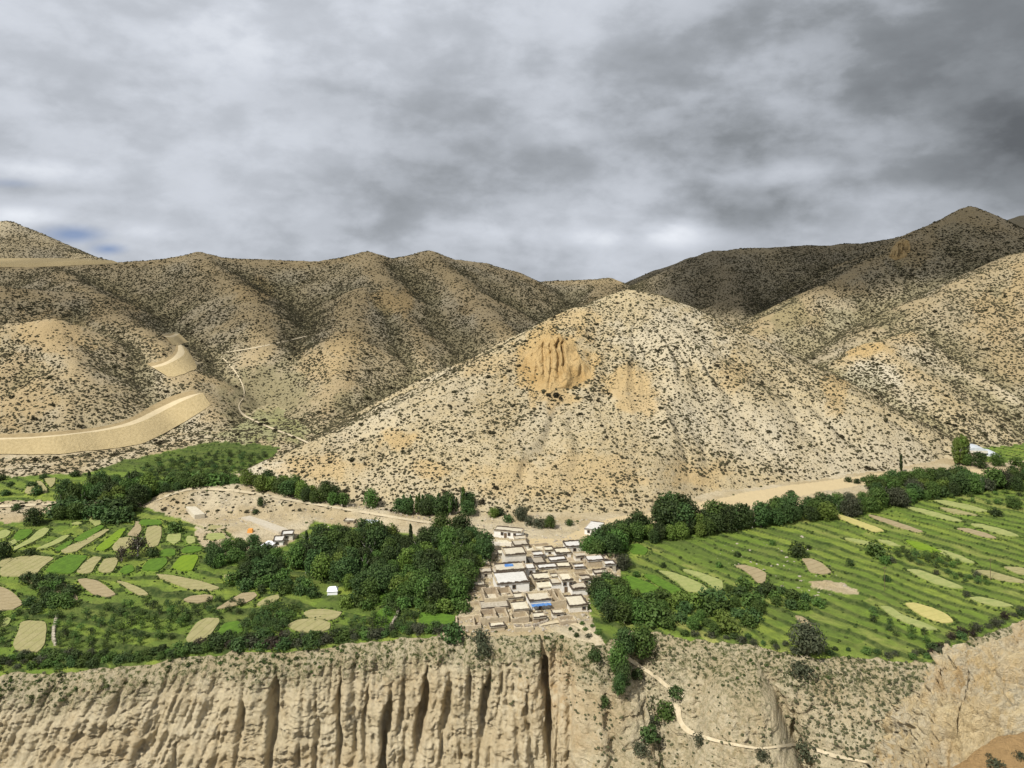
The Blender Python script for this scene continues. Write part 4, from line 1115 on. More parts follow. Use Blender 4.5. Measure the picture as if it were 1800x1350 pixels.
for pr in [[(0, 764), (130, 756), (232, 732), (275, 707), (338, 684), (360, 692), (374, 714), (322, 747), (240, 786), (110, 801), (-200, 815), (-200, 764)], [(256, 640), (296, 626), (309, 604), (322, 606), (348, 642), (338, 655), (296, 667)], [(282, 587), (310, 584), (333, 602), (304, 610)], [(-200, 450), (205, 458), (212, 464), (60, 471), (-200, 471)]]:
    dens[inpoly(up, vp, pr)] = 0
m_ = RNG.random(len(sxr)) < dens
sxr, syr, sz, o_, up, vp, clump = [q[m_] for q in (sxr, syr, sz, o_, up, vp, clump)]
sc_ = (0.26 + 0.54 * RNG.random(len(sxr)) ** 2.0) * np.where(o_ == iC, 1.0, 1.12)
big_ = RNG.random(len(sxr)) < 0.02
sc_[big_] *= 1.9
near_out = near(up, vp, [(985, 700, 60, 34, 1)])
sc_ *= 1 + 0.6 * near_out * (RNG.random(len(sxr)) < 0.4)
app = sc_ / syr
app[(up < 10) | (up > 1790)] = 0
order = np.argsort(-app)
ind, rest = order[:290], order[290:]
scatter('scrub', np.stack([sxr, syr, sz - 0.05], -1)[rest], sc_[rest] * 0.95, scrub_col, 'dark dry scrub dotting the hillsides', 4, 1)
def shrub_mesh(k):
    r = np.random.default_rng(900 + k)
    lobes = [((r.uniform(-.4, .4), r.uniform(-.4, .4), r.uniform(.2, .5)), (r.uniform(.5, .75), r.uniform(.5, .75), r.uniform(.35, .5)), 1) for _ in range(4)]
    v, f = leafy(910 + k, 150, lobes, 0.26)
    me = new_mesh('shrub', v, f, M['shrub'], link=False).data
    return me
SHRUBS = [shrub_mesh(k) for k in range(4)]
for i in ind:
    o = bpy.data.objects.new('shrub', SHRUBS[random.randrange(4)]); C.objects.link(o)
    o.location = (sxr[i], syr[i], sz[i] - 0.05); s = float(sc_[i]) * 1.1
    o.scale = (s, s, s * random.uniform(.8, 1.1)); o.rotation_euler = (0, 0, random.uniform(0, 6.28))
    nm = 'sunlit pyramid hill behind the village' if o_[i] == iC else ('brown slopes behind the upper orchard' if up[i] < 1000 else 'scrubby slopes above the greenhouses')
    tag(o, 'larger dark shrub standing out among the scrub on the ' + nm, 'shrub', 'larger shrubs on the ' + nm)
# tufts between them on the nearest hills
N_ = 90000
txr = RNG.uniform(-260, 330, N_); tyr = RNG.uniform(330, 560, N_)
m_ = OWN2[look(txr, tyr)] >= 0
txr, tyr = txr[m_], tyr[m_]; tz = ground_z(txr, tyr)
tu, tv = proj(txr, tyr, tz)
m_ = (tu > -100) & (tu < 1900) & (RNG.random(len(txr)) < 0.35 + 0.6 * near(tu, tv, [(940, 800, 240, 110, 1), (1150, 760, 150, 110, .7)]))
txr, tyr, tz = txr[m_], tyr[m_], tz[m_]
scatter('dry_grass', np.stack([txr, tyr, tz - 0.03], -1), 0.14 + 0.24 * RNG.random(len(txr)), tuft_col, 'small dry tufts between the shrubs of the nearer hills', 3, 2)

# field banks and rough grass
N_ = 110000
wx = RNG.uniform(-330, 420, N_); wy = RNG.uniform(205, 520, N_)
fu, fv = proj(wx, wy, plane_z(wy))
m_ = (fu > -150) & (fu < 1950) & (OWN2[look(wx, wy)] < 0) & (wy > edge_y(wx) + 0.2)
wx, wy, fu, fv = wx[m_], wy[m_], fu[m_], fv[m_]
_, gr, bk, ti, tk = floor_fields(wx, wy, fu, fv)
nz = fbm(wx / 9, wy / 9, 3, 601)
pw = gr * (0.03 + (0.6 + 0.35 * (wx > 40)) * bk * np.clip(0.5 + nz, 0, 1)) + 0.10 * (1 - gr) * (1 - tk) * np.clip(0.4 + 1.2 * nz, 0, 1)
for pts, kind, ang in PLOTS:
    pw[inpoly(fu, fv, pts)] = 0
m_ = RNG.random(len(wx)) < pw
wx, wy, bk = wx[m_], wy[m_], bk[m_]
ex, ey = [], []
for q in PLOT_EDGES:
    gx_, gy_ = floor_pt(q[:, 0], q[:, 1]); c0 = (gx_.mean(), gy_.mean())
    for k in range(len(gx_)):
        x1, y1, x2, y2 = gx_[k], gy_[k], gx_[(k + 1) % len(gx_)], gy_[(k + 1) % len(gx_)]
        for _ in range(int(math.hypot(x2 - x1, y2 - y1) / 0.5) + 1):
            t_ = random.random(); px_, py_ = x1 + t_ * (x2 - x1), y1 + t_ * (y2 - y1); ln_ = math.hypot(px_ - c0[0], py_ - c0[1]) + 1e-6; o1 = random.uniform(.4, 1.7)
            if random.random() < 0.75 and px_ * 0 == 0:
                ex.append(px_ + (px_ - c0[0]) / ln_ * o1); ey.append(py_ + (py_ - c0[1]) / ln_ * o1)
wx = np.concatenate([wx, ex]); wy = np.concatenate([wy, ey])
scatter('undergrowth', np.stack([wx, wy, ground_z(wx, wy) - 0.05], -1), 0.22 + 0.5 * RNG.random(len(wx)) ** 2.4, weed_col, 'weeds and low growth along the terrace banks', 4, 3)

# scrub on the gorge wall
r = RNG
nveg = np.clip(VEGC, 0, 1)
tf = T_.ravel(); ucf = Uc.ravel()
cl = fbm(arc.ravel() / 6, tf / 5, 3, 611)
pv_ = 0.03 * nveg * np.clip(0.5 + 1.4 * cl, 0, 2)
pv_ = pv_ + (ucf > 1040) * 0.042 * np.clip(0.5 + 1.6 * cl, 0, 2) * (0.25 + (bt.ravel() < 0.25)) + (ucf > 830) * (ucf < 1060) * (tf < 16) * 0.04
pv_ = pv_ + (ucf > 1400) * (tf < 22) * 0.10
pv_[(tf < 0.1) | (tf > 47)] = 0
pv_ = pv_ * (0.2 + 0.8 * sstep(0, 1, (VEGC + (ucf > 1000))))
m_ = RNG.random(pv_.size) < pv_
cp = CV[m_] + RNG.normal(size=(m_.sum(), 3)) * 0.12
scatter('scrub', cp - np.array([0, 0, 0.05]), 0.16 + 0.34 * RNG.random(len(cp)) ** 1.6, proto_collection('gorge_scrub', [ico_shrub(k + 50) for k in range(4)], mat_simple('gorge_scrub', (0.05, 0.055, 0.028), (0.10, 0.10, 0.05), 1.5, bstr=0)), 'low grey-green scrub clinging to the gorge slope', 4, 4)
m2 = RNG.random(pv_.size) < 0.055 * sstep(7, 0.3, tf) * (tf > -0.5) * np.clip(0.55 + 1.5 * cl, 0.05, 1.5) * (0.35 + 0.65 * (ucf < 820) + 0.3 * (ucf > 1400))
cp = CV[m2] + RNG.normal(size=(m2.sum(), 3)) * 0.2
scatter('undergrowth', cp, 0.3 + 0.6 * RNG.random(len(cp)) ** 2, weed_col, 'rough green growth hanging over the cliff rim', 4, 5)

# ------------------------------------------------------------------ trees and bushes
ORD = ['first', 'second', 'third', 'fourth', 'fifth', 'sixth', 'seventh', 'eighth', 'ninth', 'tenth', 'eleventh', 'twelfth', 'thirteenth', 'fourteenth', 'fifteenth', 'sixteenth', 'seventeenth', 'eighteenth', 'nineteenth', 'twentieth']
def ordinal(n):
    if n <= 20:
        return ORD[n - 1]
    t, o = divmod(n, 10)
    tens = ['', '', 'twent', 'thirt', 'fort', 'fift'][t]
    return tens + 'ieth' if o == 0 else tens + 'y-' + ORD[o - 1]

def tube(V_, F_, pts, rads, sides=6):
    base = len(V_)
    for (p, r_) in zip(pts, rads):
        for k in range(sides):
            a = 2 * math.pi * k / sides
            V_.append((p[0] + r_ * math.cos(a), p[1] + r_ * math.sin(a), p[2]))
    for i in range(len(pts) - 1):
        for k in range(sides):
            a = base + i * sides + k; b = base + i * sides + (k + 1) % sides
            F_.append((a, b, b + sides, a + sides))

def trunk_mesh(seed, h, r0, limbs, mat, ls=True):
    rr = random.Random(seed); V_ = []; F_ = []
    bend = rr.uniform(-.06, .06)
    tube(V_, F_, [(0, 0, -0.6), (0, 0, h * .2), (bend * h, 0, h * .5), (bend * h * 1.6, 0.03 * h, h * .86)], [r0 * 1.3, r0, r0 * .7, r0 * .2])
    for k in range(limbs):
        a = rr.uniform(0, 6.28); z0 = h * rr.uniform(.22, .6); L = h * rr.uniform(.2, .34)
        p0 = (bend * z0, 0, z0); p1 = (p0[0] + .45 * L * math.cos(a), .45 * L * math.sin(a), z0 + .45 * L); p2 = (p0[0] + .8 * L * math.cos(a), .8 * L * math.sin(a), z0 + L)
        tube(V_, F_, [p0, p1, p2], [r0 * .5, r0 * .32, r0 * .1], 5)
    return new_mesh('trunk', V_, F_, mat, link=False).data

def crown_mesh(name, seed, lobes, n, leaf, mat, upright=0.0):
    v, f = leafy(seed, n, lobes, leaf, upright=upright)
    return new_mesh(name, v, f, mat, link=False).data

def round_lobes(seed, h, w, k, low=0.18):
    r = np.random.default_rng(seed); L = []
    for i in range(k):
        t = (i + .5) / k; z = h * (low + .1 + (0.86 - low - .1) * t)
        prof = math.sin(math.pi * min(.95, .22 + .62 * t)) ** .8
        a = i * 2.4 + r.uniform(-.4, .4); d = w * .48 * prof * r.uniform(.5, 1.0) * (1 - t * .35)
        s = w * r.uniform(.34, .5) * prof
        L.append(((d * math.cos(a), d * math.sin(a), z), (s, s, s * r.uniform(.75, 1.05)), s ** 2))
    return L

class Kind:
    """a kind of plant: a few forms, each with its trunk and crown"""
    def __init__(s, name, forms, cat):
        s.name, s.forms, s.cat = name, forms, cat
    def put(s, x, y, z, h, w=1.0, label=None, group=None, form=None, tint=None):
        tr, cr, H = s.forms[form if form is not None else random.randrange(len(s.forms))]
        k = h / H
        rz = random.uniform(0, 6.28)
        if tr is None:
            o = bpy.data.objects.new(s.name, cr); C.objects.link(o); o.location = (x, y, z); o.rotation_euler = (0, 0, rz)
        else:
            o = empty(s.name, (x, y, z), rz)
            a = bpy.data.objects.new('trunk', tr); C.objects.link(a); a.parent = o
            b = bpy.data.objects.new('crown', cr); C.objects.link(b); b.parent = o
        o.scale = (k * w, k * w, k)
        tag(o, label, s.cat, group)
        return o

willow = Kind('willow_tree', [(trunk_mesh(k, 9, .26, 5, M['bark']), crown_mesh('crown', 1000 + k, round_lobes(k, 9.5, 6.6, 13, .06), 2300, .36, M['leaf_dark']), 9.0) for k in range(4)], 'tree')
leafy_t = Kind('broadleaf_tree', [(trunk_mesh(10 + k, 8, .22, 5, M['bark']), crown_mesh('crown', 1100 + k, round_lobes(20 + k, 8.5, 6.6, 12, .06), 2000, .36, M['leaf_mid']), 8.0) for k in range(3)], 'tree')
light_t = Kind('broadleaf_tree', [(trunk_mesh(20 + k, 8, .2, 5, M['bark']), crown_mesh('crown', 1200 + k, round_lobes(40 + k, 8.5, 6.0, 11, .06), 1700, .36, M['leaf_light']), 8.0) for k in range(2)], 'tree')
poplar = Kind('poplar_tree', [(trunk_mesh(30 + k, 12, .2, 6, M['bark_pale']), crown_mesh('crown', 1300 + k, [((.25 * math.cos(i * 2.3), .25 * math.sin(i * 2.3), 2.6 + i * .85), (1.25 - abs(i - 4) * .1, 1.25 - abs(i - 4) * .1, 1.15), 1) for i in range(11)], 1500, .34, M['leaf_dark'] if k < 2 else M['leaf_mid'], .3), 12.0) for k in range(3)], 'tree')
bright_poplar = Kind('poplar_tree', [(trunk_mesh(40, 12, .2, 6, M['bark_pale']), crown_mesh('crown', 1350, [((.3 * math.cos(i * 2.3), .3 * math.sin(i * 2.3), 2.2 + i * .9), (1.5 - abs(i - 4) * .1, 1.5 - abs(i - 4) * .1, 1.2), 1) for i in range(11)], 1500, .34, M['leaf_light'], .3), 12.0)], 'tree')
bare_tree = Kind('juniper_tree', [(trunk_mesh(50, 9, .4, 12, M['bark_pale']), crown_mesh('crown', 1360, round_lobes(66, 9, 6.5, 9, .05), 900, .36, M['leaf_brown']), 9.0)], 'tree')
brown_t = Kind('broadleaf_tree', [(trunk_mesh(52, 9, .3, 6, M['bark']), crown_mesh('crown', 1370, round_lobes(70, 9, 8.5, 14, .02), 2600, .38, M['leaf_grey']), 9.0)], 'tree')
bush_d = Kind('bush', [(None, crown_mesh('bush', 1400 + k, round_lobes(80 + k, 2.6, 3.2, 7, .0), 520, .27, M['leaf_dark']), 2.4) for k in range(3)], 'bush')
bush_m = Kind('bush', [(None, crown_mesh('bush', 1420 + k, round_lobes(90 + k, 2.6, 3.2, 7, .0), 520, .27, M['leaf_mid']), 2.4) for k in range(3)], 'bush')
bush_l = Kind('bush', [(None, crown_mesh('bush', 1425 + k, round_lobes(95 + k, 2.6, 3.2, 7, .0), 520, .27, M['leaf_light']), 2.4) for k in range(2)], 'bush')
bush_g = Kind('bush', [(None, crown_mesh('bush', 1440 + k, round_lobes(100 + k, 2.6, 3.4, 7, .0), 480, .25, M['leaf_grey']), 2.4) for k in range(3)], 'bush')
bush_b = Kind('bush', [(None, crown_mesh('bush', 1450 + k, round_lobes(105 + k, 2.6, 3.4, 7, .0), 480, .25, M['leaf_brown']), 2.4) for k in range(2)], 'bush')
def sapling(k, mat):
    V_, F_ = [], []
    tube(V_, F_, [(0, 0, -.3), (0, 0, .8), (.05, 0, 2.0)], [.09, .07, .03], 5)
    v, f = leafy(1500 + k, 260, round_lobes(110 + k, 3.2, 2.3, 7, .12), .2)
    nb_ = len(V_); V_ = np.concatenate([np.array(V_), v]); F2 = [tuple(q) for q in F_] + [tuple(int(i) + nb_ for i in q) for q in f]
    return new_mesh('orchard_tree', V_, F2, link=False, mats=[M['bark'], mat], midx=[0] * len(F_) + [1] * len(f)).data
orchard_a = Kind('orchard_tree', [(None, sapling(k, M['leaf_mid']), 3.0) for k in range(3)], 'tree')
orchard_b = Kind('orchard_tree', [(None, sapling(5 + k, M['leaf_dark']), 3.0) for k in range(3)], 'tree')

def ppm(y):
    return F / y
def spread(poly, spacing, jitter=0.9, n=4000, seed=0, both=None):
    """ground positions inside an outline, no two nearer than the spacing in metres"""
    r = random.Random(seed)
    us = [q[0] for q in poly]; vs = [q[1] for q in poly]
    got = []
    for _ in range(n):
        u, v = r.uniform(min(us), max(us)), r.uniform(min(vs), max(vs))
        if not inpoly(np.array([u]), np.array([v]), poly)[0]:
            continue
        x, y = floor_pt(u, v)
        sp = spacing * r.uniform(jitter, 2 - jitter)
        if all((x - a) ** 2 + (y - b) ** 2 > sp * sp for a, b, _, _ in got):
            got.append((float(x), float(y), u, v))
    return got
def rows_of(pts, nrow, names):
    """row and place from the left for every position, for the labels"""
    if not pts:
        return []
    order_ = sorted(range(len(pts)), key=lambda i: -pts[i][3])
    per = math.ceil(len(pts) / nrow)
    res = [None] * len(pts)
    for rw in range(nrow):
        grp = sorted(order_[rw * per:(rw + 1) * per], key=lambda i: pts[i][2])
        for k, i in enumerate(grp):
            res[i] = (names[rw], k + 1)
    return res
ROWN = {1: ['single row'], 2: ['front row', 'back row'], 3: ['front row', 'middle row', 'back row'], 4: ['front row', 'second row', 'third row', 'back row'], 5: ['front row', 'second row', 'third row', 'fourth row', 'back row'], 6: ['front row', 'second row', 'third row', 'fourth row', 'fifth row', 'back row']}
def plant(kinds, poly, spacing, hpx, nrow, desc, place, group, seed, wid=(0.9, 1.15), jitter=.8, grow=None):
    pts = spread(poly, spacing, jitter, 3000, seed)
    rw = rows_of(pts, nrow, ROWN[nrow])
    r = random.Random(seed + 1)
    for (x, y, u, v), (rn, k) in zip(pts, rw):
        h = r.uniform(*hpx) / ppm(y)
        z = float(ground_z(x, y)[0]) - 0.05
        kd = kinds[r.randrange(len(kinds))]
        lab = f"{ordinal(k)} {desc} from the left, {rn} {place}" if nrow > 1 else f"{ordinal(k)} {desc} from the left {place}"
        kd.put(x, y, z, h, r.uniform(*wid), lab, group)
    return pts

# the dense grove beside the village
plant([willow] * 5 + [poplar] * 2 + [leafy_t] * 2 + [light_t], [(535, 975), (570, 958), (640, 948), (720, 958), (770, 940), (815, 944), (848, 962), (862, 992), (838, 1012), (790, 1010), (720, 1022), (640, 1024), (580, 1022), (530, 1012), (505, 998)], 4.5, (24, 46), 6, 'dark tree', 'of the grove', 'trees of the dense grove beside the village', 1, (.8, 1.05))
plant([leafy_t] * 3 + [willow] + [light_t], [(606, 1030), (640, 1028), (720, 1026), (790, 1016), (822, 1020), (818, 1052), (760, 1060), (690, 1052), (620, 1044)], 4.6, (26, 40), 3, 'mid green tree', 'below the dark grove', 'greener trees along the lower edge of the grove', 2, (.9, 1.2))
plant([bush_m] * 3 + [bush_d, bush_l], [(606, 1052), (680, 1060), (700, 1036), (740, 1056), (820, 1056), (822, 1074), (760, 1082), (690, 1072), (606, 1066)], 3.8, (12, 18), 3, 'leafy bush', 'between grove and small plots', 'bushes between the grove and the small plots', 3)
plant([willow, leafy_t, bush_d], [(420, 985), (470, 975), (500, 985), (505, 1010), (470, 1016), (430, 1010)], 4.6, (16, 26), 2, 'dark tree', 'below the small white hamlet', 'trees below the white hamlet', 4, (.9, 1.2))
plant([willow, leafy_t], [(362, 978), (385, 970), (410, 962), (440, 958), (455, 968), (425, 980), (395, 994), (370, 998)], 5.6, (18, 26), 2, 'dark tree', 'west of the white hamlet', 'trees west of the white hamlet', 5, (.9, 1.2))
plant([bush_d, bush_m], [(440, 1010), (500, 1016), (560, 1040), (556, 1050), (500, 1045), (450, 1040), (400, 1030)], 4.4, (12, 20), 2, 'low bush', 'along the banks left of the grove', 'bushes along the banks left of the grove', 6)
# the tall clump on the far bank at the left
plant([willow] * 3 + [leafy_t, poplar, light_t], [(96, 880), (130, 874), (160, 862), (205, 858), (258, 866), (262, 884), (226, 900), (180, 892), (140, 894), (100, 892)], 5.6, (24, 42), 3, 'tall dark tree', 'of the clump on the stream bank', 'tall clump of trees on the stream bank', 7, (.8, 1.0))
plant([bush_d, leafy_t], [(88, 906), (120, 898), (158, 902), (210, 904), (230, 900), (228, 914), (196, 916), (150, 908), (110, 914)], 4.8, (18, 28), 2, 'round tree', 'in front of the tall bank clump', 'round trees in front of the tall clump', 8, (1.0, 1.3))
plant([leafy_t, willow, bush_m], [(268, 872), (310, 852), (350, 846), (400, 850), (420, 858), (380, 862), (330, 866), (290, 876)], 4.6, (14, 24), 2, 'low tree', 'along the pale bank', 'low trees between upper orchard and pale bank', 9, (1, 1.3))
# below the foot of the pyramid hill
plant([leafy_t, willow, light_t], [(425, 862), (470, 858), (510, 868), (560, 880), (604, 888), (604, 896), (550, 892), (500, 880), (440, 868)], 4.8, (20, 32), 2, 'green tree', 'at the foot of the pyramid hill', 'trees at the foot of the pyramid hill', 10, (.8, 1.1))
plant([poplar, poplar, willow], [(700, 894), (760, 897), (826, 896), (826, 906), (760, 908), (702, 904)], 3.4, (26, 34), 2, 'slim dark tree', 'of the rectangular plantation', 'small rectangular plantation below the pyramid hill', 11, (.8, 1.1))
SINGLES = [
    (leafy_t, 652, 892, 32, .8, 'lone upright tree between the low tree row and the rectangular plantation'),
    (poplar, 814, 900, 44, .9, 'tallest slim poplar rising from the rectangular plantation'),
    (light_t, 868, 909, 17, 1.2, 'small bright green tree right of the rectangular plantation'),
    (bush_d, 878, 906, 12, 1.0, 'dark bush touching the small bright green tree'),
    (brown_t, 916, 914, 24, .9, 'round olive tree standing alone at the hill foot above the village'),
    (bush_d, 893, 916, 11, 1, 'dark low bush left of the round olive tree'),
    (bush_g, 931, 922, 12, 1.1, 'first of three round bushes above the village track'),
    (bush_g, 949, 927, 15, 1.0, 'second of three round bushes above the village track'),
    (leafy_t, 967, 930, 22, .9, 'darkest and largest of the trees above the village track'),
    (bush_d, 1001, 924, 9, 1, 'lone tiny bush beside the pale track above the village'),
    (willow, 458, 896, 14, .9, 'small lone tree on the pale eroded bank'),
    (bush_d, 449, 904, 7, 1.2, 'flat dark bush below the lone tree on the pale bank'),
    (willow, 60, 921, 32, 1.0, 'round dark tree standing alone near the left track'),
    (bush_d, 28, 894, 10, 1.0, 'small dark bush beside the stream bank track'),
    (bush_d, 65, 868, 13, 1.0, 'dark bush between the three small plots on the far bank'),
    (willow, 4, 980, 32, 1.0, 'dark tree cut by the left edge of the photo among the plots'),
    (bush_d, 52, 976, 12, 1.1, 'bush beside the tree at the left edge'),
    (bare_tree, 242, 978, 38, .95, 'dark purplish tree with bare pale branches among the plots'),
    (bare_tree, 214, 984, 28, .8, 'smaller purplish tree leaning on the one with bare branches'),
    (bush_d, 268, 978, 14, 1.0, 'green bush right of the purplish trees'),
    (bush_m, 308, 934, 18, 1.1, 'round light bush at the end of the pale bank'),
    (willow, 376, 994, 36, .7, 'narrow dark tree left of the hamlet trees'),
    (brown_t, 1420, 1148, 52, 1.0, 'big dark shaggy tree hanging over the gorge rim'),
    (leafy_t, 1700, 818, 20, 1, 'first dark tree in front of the greenhouses'),
    (willow, 1722, 822, 28, .9, 'taller dark tree in front of the greenhouses'),
    (leafy_t, 1752, 820, 22, 1, 'round tree right of the taller tree by the greenhouses'),
    (bush_m, 1786, 818, 13, 1.2, 'low tree at the right end of the greenhouses'),
    (poplar, 1584, 832, 34, .8, 'lone slim poplar on the pale riverbank'),
    (bush_d, 1491, 847, 8, 1, 'first of three dark bushes on the pale riverbank'), (bush_d, 1506, 849, 7, 1.2, 'second of three dark bushes on the pale riverbank'), (bush_d, 1518, 846, 7, 1.1, 'third of three dark bushes on the pale riverbank'),
    (bush_d, 1392, 868, 6, 1.0, 'small dark bush alone on the pale riverbank'),
    (bush_d, 1402, 976, 20, 1.0, 'round dark bush above the brown hourglass plot'),
    (bush_m, 1540, 976, 22, 1.1, 'large round bush in the middle of the right fields'),
    (bush_m, 1556, 990, 12, 1.0, 'small bush below the large round field bush'),
    (leafy_t, 1782, 893, 20, 1.2, 'round dark tree among the far right orchard'),
    (bush_d, 1750, 905, 10, 1.6, 'flat bush below the round tree of the far orchard'),
    (brown_t, 1096, 998, 24, 1.0, 'rounded tree touching the right end of the village'),
]
for kd, u, v, hp, w, lab in SINGLES:
    x, y, z = gpt(u, v)
    kd.put(x, y, z - .05, hp / ppm(y), w, lab)
# the belt along the river
big = gpt(1186, 924)
plant([willow], [(1160, 926), (1182, 922), (1212, 926), (1206, 934), (1170, 934)], 4.0, (48, 58), 1, 'high round tree', 'of the biggest clump beside the pale riverbank', 'high round clump beside the pale riverbank', 12, (.85, 1.0))
plant([willow] * 3 + [leafy_t, poplar, light_t], [(1100, 942), (1130, 930), (1160, 936), (1230, 930), (1262, 922), (1262, 934), (1200, 950), (1150, 955), (1110, 952)], 4.8, (22, 44), 3, 'dark tree', 'round the highest clump', 'dark trees round the highest clump', 13, (.85, 1.1))
plant([willow] * 2 + [poplar, poplar, leafy_t], [(1262, 920), (1320, 914), (1390, 904), (1390, 916), (1330, 928), (1264, 936)], 4.6, (24, 44), 3, 'tree', 'of the belt with pale trunks', 'part of the belt where pale trunks show', 14, (.8, 1.05))
plant([willow] * 3 + [leafy_t] * 3 + [brown_t, poplar, poplar, bush_d, light_t], [(1390, 902), (1450, 890), (1530, 880), (1600, 868), (1680, 857), (1800, 850), (1830, 850), (1830, 860), (1760, 862), (1690, 868), (1610, 882), (1530, 900), (1460, 912), (1392, 916)], 4.3, (14, 34), 4, 'dark tree', 'of the long river belt', 'long dark belt of trees along the river', 15, (.95, 1.25))
plant([willow, leafy_t], [(1528, 860), (1560, 854), (1600, 848), (1618, 846), (1690, 842), (1700, 850), (1620, 858), (1540, 868)], 4.6, (20, 28), 1, 'round tree', 'on the pale side of the river belt', 'round trees on the pale side of the river belt', 16, (1.0, 1.3))
plant([leafy_t, willow], [(1780, 838), (1830, 834), (1830, 842), (1782, 845)], 4.5, (18, 26), 1, 'dark tree', 'past the end of the pale riverbank', 'dark trees past the riverbank end', 17, (1, 1.2))
plant([bright_poplar], [(1676, 812), (1690, 808), (1704, 812), (1692, 818), (1680, 818)], 2.6, (36, 46), 1, 'bright green poplar', 'of the tall pale clump', 'tall bright green poplars left of the greenhouses', 18, (.9, 1.2))
# beside and below the village on the right
plant([willow, leafy_t], [(1030, 975), (1060, 955), (1090, 945), (1096, 955), (1076, 978), (1044, 984)], 4.2, (30, 40), 2, 'dark tree', 'behind the village houses', 'trees right behind the village houses', 19, (.85, 1.1))
plant([leafy_t] * 2 + [light_t, willow], [(1040, 1050), (1070, 1040), (1110, 1056), (1130, 1076), (1120, 1100), (1080, 1096), (1060, 1080)], 4.4, (28, 40), 3, 'leafy tree', 'below the village on the gully side', 'leafy trees below the village on the gully side', 20, (.85, 1.1))
plant([bush_m] * 2 + [bush_d, bush_l, leafy_t], [(1110, 1066), (1160, 1050), (1220, 1060), (1290, 1060), (1340, 1068), (1330, 1096), (1260, 1116), (1200, 1108), (1140, 1098)], 4.6, (12, 26), 4, 'leafy bush', 'of the thicket above the buttress', 'thicket above the rounded buttress', 21, (1.0, 1.4))
plant([bush_d, bush_m], [(1280, 1040), (1330, 1030), (1420, 1052), (1440, 1064), (1400, 1072), (1340, 1062)], 4.2, (10, 17), 2, 'low bush', 'on the rough ground above the thicket', 'low bushes on rough ground above the thicket', 22)
plant([bush_d, bush_m, bush_g], [(1440, 985), (1640, 985), (1720, 1010), (1700, 1050), (1500, 1020)], 15, (6, 10), 3, 'small bush', 'scattered on the right terraces', 'small bushes scattered on the right terraces', 23)
plant([bush_d, bush_m], [(1100, 1000), (1200, 985), (1400, 945), (1440, 960), (1350, 985), (1260, 998), (1130, 1020)], 14, (6, 9), 3, 'bank bush', 'on terraces below the river belt', 'bushes on terraces below the river belt', 24)
# orchards
plant([orchard_a, orchard_a, orchard_b], [(100, 1082), (150, 1072), (200, 1068), (260, 1060), (310, 1062), (330, 1080), (318, 1108), (290, 1128), (220, 1140), (150, 1142), (98, 1138)], 3.9, (11, 18), 6, 'orchard tree', 'by the left cliff rim', 'orchard by the left cliff rim', 30, (0.9, 1.25))
plant([orchard_b, orchard_a], [(430, 1092), (455, 1076), (490, 1064), (520, 1068), (512, 1090), (490, 1108), (470, 1118), (428, 1116)], 2.6, (12, 18), 5, 'young tree', 'left of the twin plots', 'dense young plantation left of the twin plots', 31, (1.1, 1.5))
plant([orchard_b, orchard_b, orchard_a], [(245, 826), (270, 812), (330, 808), (400, 826), (415, 838), (400, 850), (340, 852), (280, 862), (250, 860)], 4.5, (7, 11), 6, 'orchard tree', 'of the upper orchard', 'upper orchard behind the pale bank', 32, (1.2, 1.6))
plant([orchard_a, orchard_b], [(0, 1080), (30, 1076), (90, 1070), (96, 1086), (20, 1092), (16, 1130), (0, 1140)], 4.0, (9, 14), 3, 'small tree', 'round the leftmost stubble plot', 'small trees round the leftmost stubble plot', 33, (1.0, 1.4))
plant([bush_d, bush_m], [(84, 1018), (122, 1040), (132, 1064), (96, 1066), (50, 1078), (48, 1060), (80, 1056), (62, 1036), (40, 1022)], 3.6, (10, 15), 3, 'bank bush', 'between the two big fallow plots', 'bushes between the two big fallow plots', 34, (1, 1.4))
plant([orchard_b], [(310, 1072), (370, 1056), (440, 1062), (430, 1076), (380, 1082), (330, 1086)], 3.6, (9, 13), 2, 'round sapling', 'above the upright stubble plot', 'saplings above the upright stubble plot', 35, (1.1, 1.4))
plant([orchard_b, orchard_a], [(620, 1092), (690, 1074), (730, 1080), (722, 1108), (660, 1112), (600, 1118)], 3.4, (10, 17), 3, 'garden tree', 'right of the twin plots', 'garden trees right of the twin plots', 36, (1.1, 1.5))
plant([orchard_a, orchard_b], [(1570, 968), (1600, 968), (1690, 992), (1680, 1000), (1620, 994), (1576, 980)], 3.4, (9, 13), 2, 'orchard tree', 'in the middle of the right fields', 'orchard in the middle of the right fields', 37, (1.2, 1.6))
plant([orchard_a, orchard_b], [(1664, 1006), (1700, 1014), (1736, 1020), (1736, 1028), (1700, 1026), (1666, 1014)], 3.2, (8, 12), 1, 'orchard tree', 'in the row beneath the mid field orchard', 'orchard row beneath the mid field orchard', 38, (1.2, 1.5))
plant([orchard_a, orchard_b], [(1630, 876), (1680, 864), (1760, 858), (1830, 866), (1830, 900), (1760, 888), (1690, 886)], 6.4, (7, 10), 4, 'orchard tree', 'of the far right orchard', 'far right orchard under the river belt', 39, (1.2, 1.6))
plant([orchard_b, orchard_a], [(1535, 1074), (1560, 1096), (1620, 1114), (1640, 1122), (1636, 1136), (1600, 1128), (1556, 1112), (1532, 1092)], 3.8, (9, 14), 3, 'dark round sapling', 'near the gorge rim', 'saplings near the gorge rim on the right', 40, (1.1, 1.4))
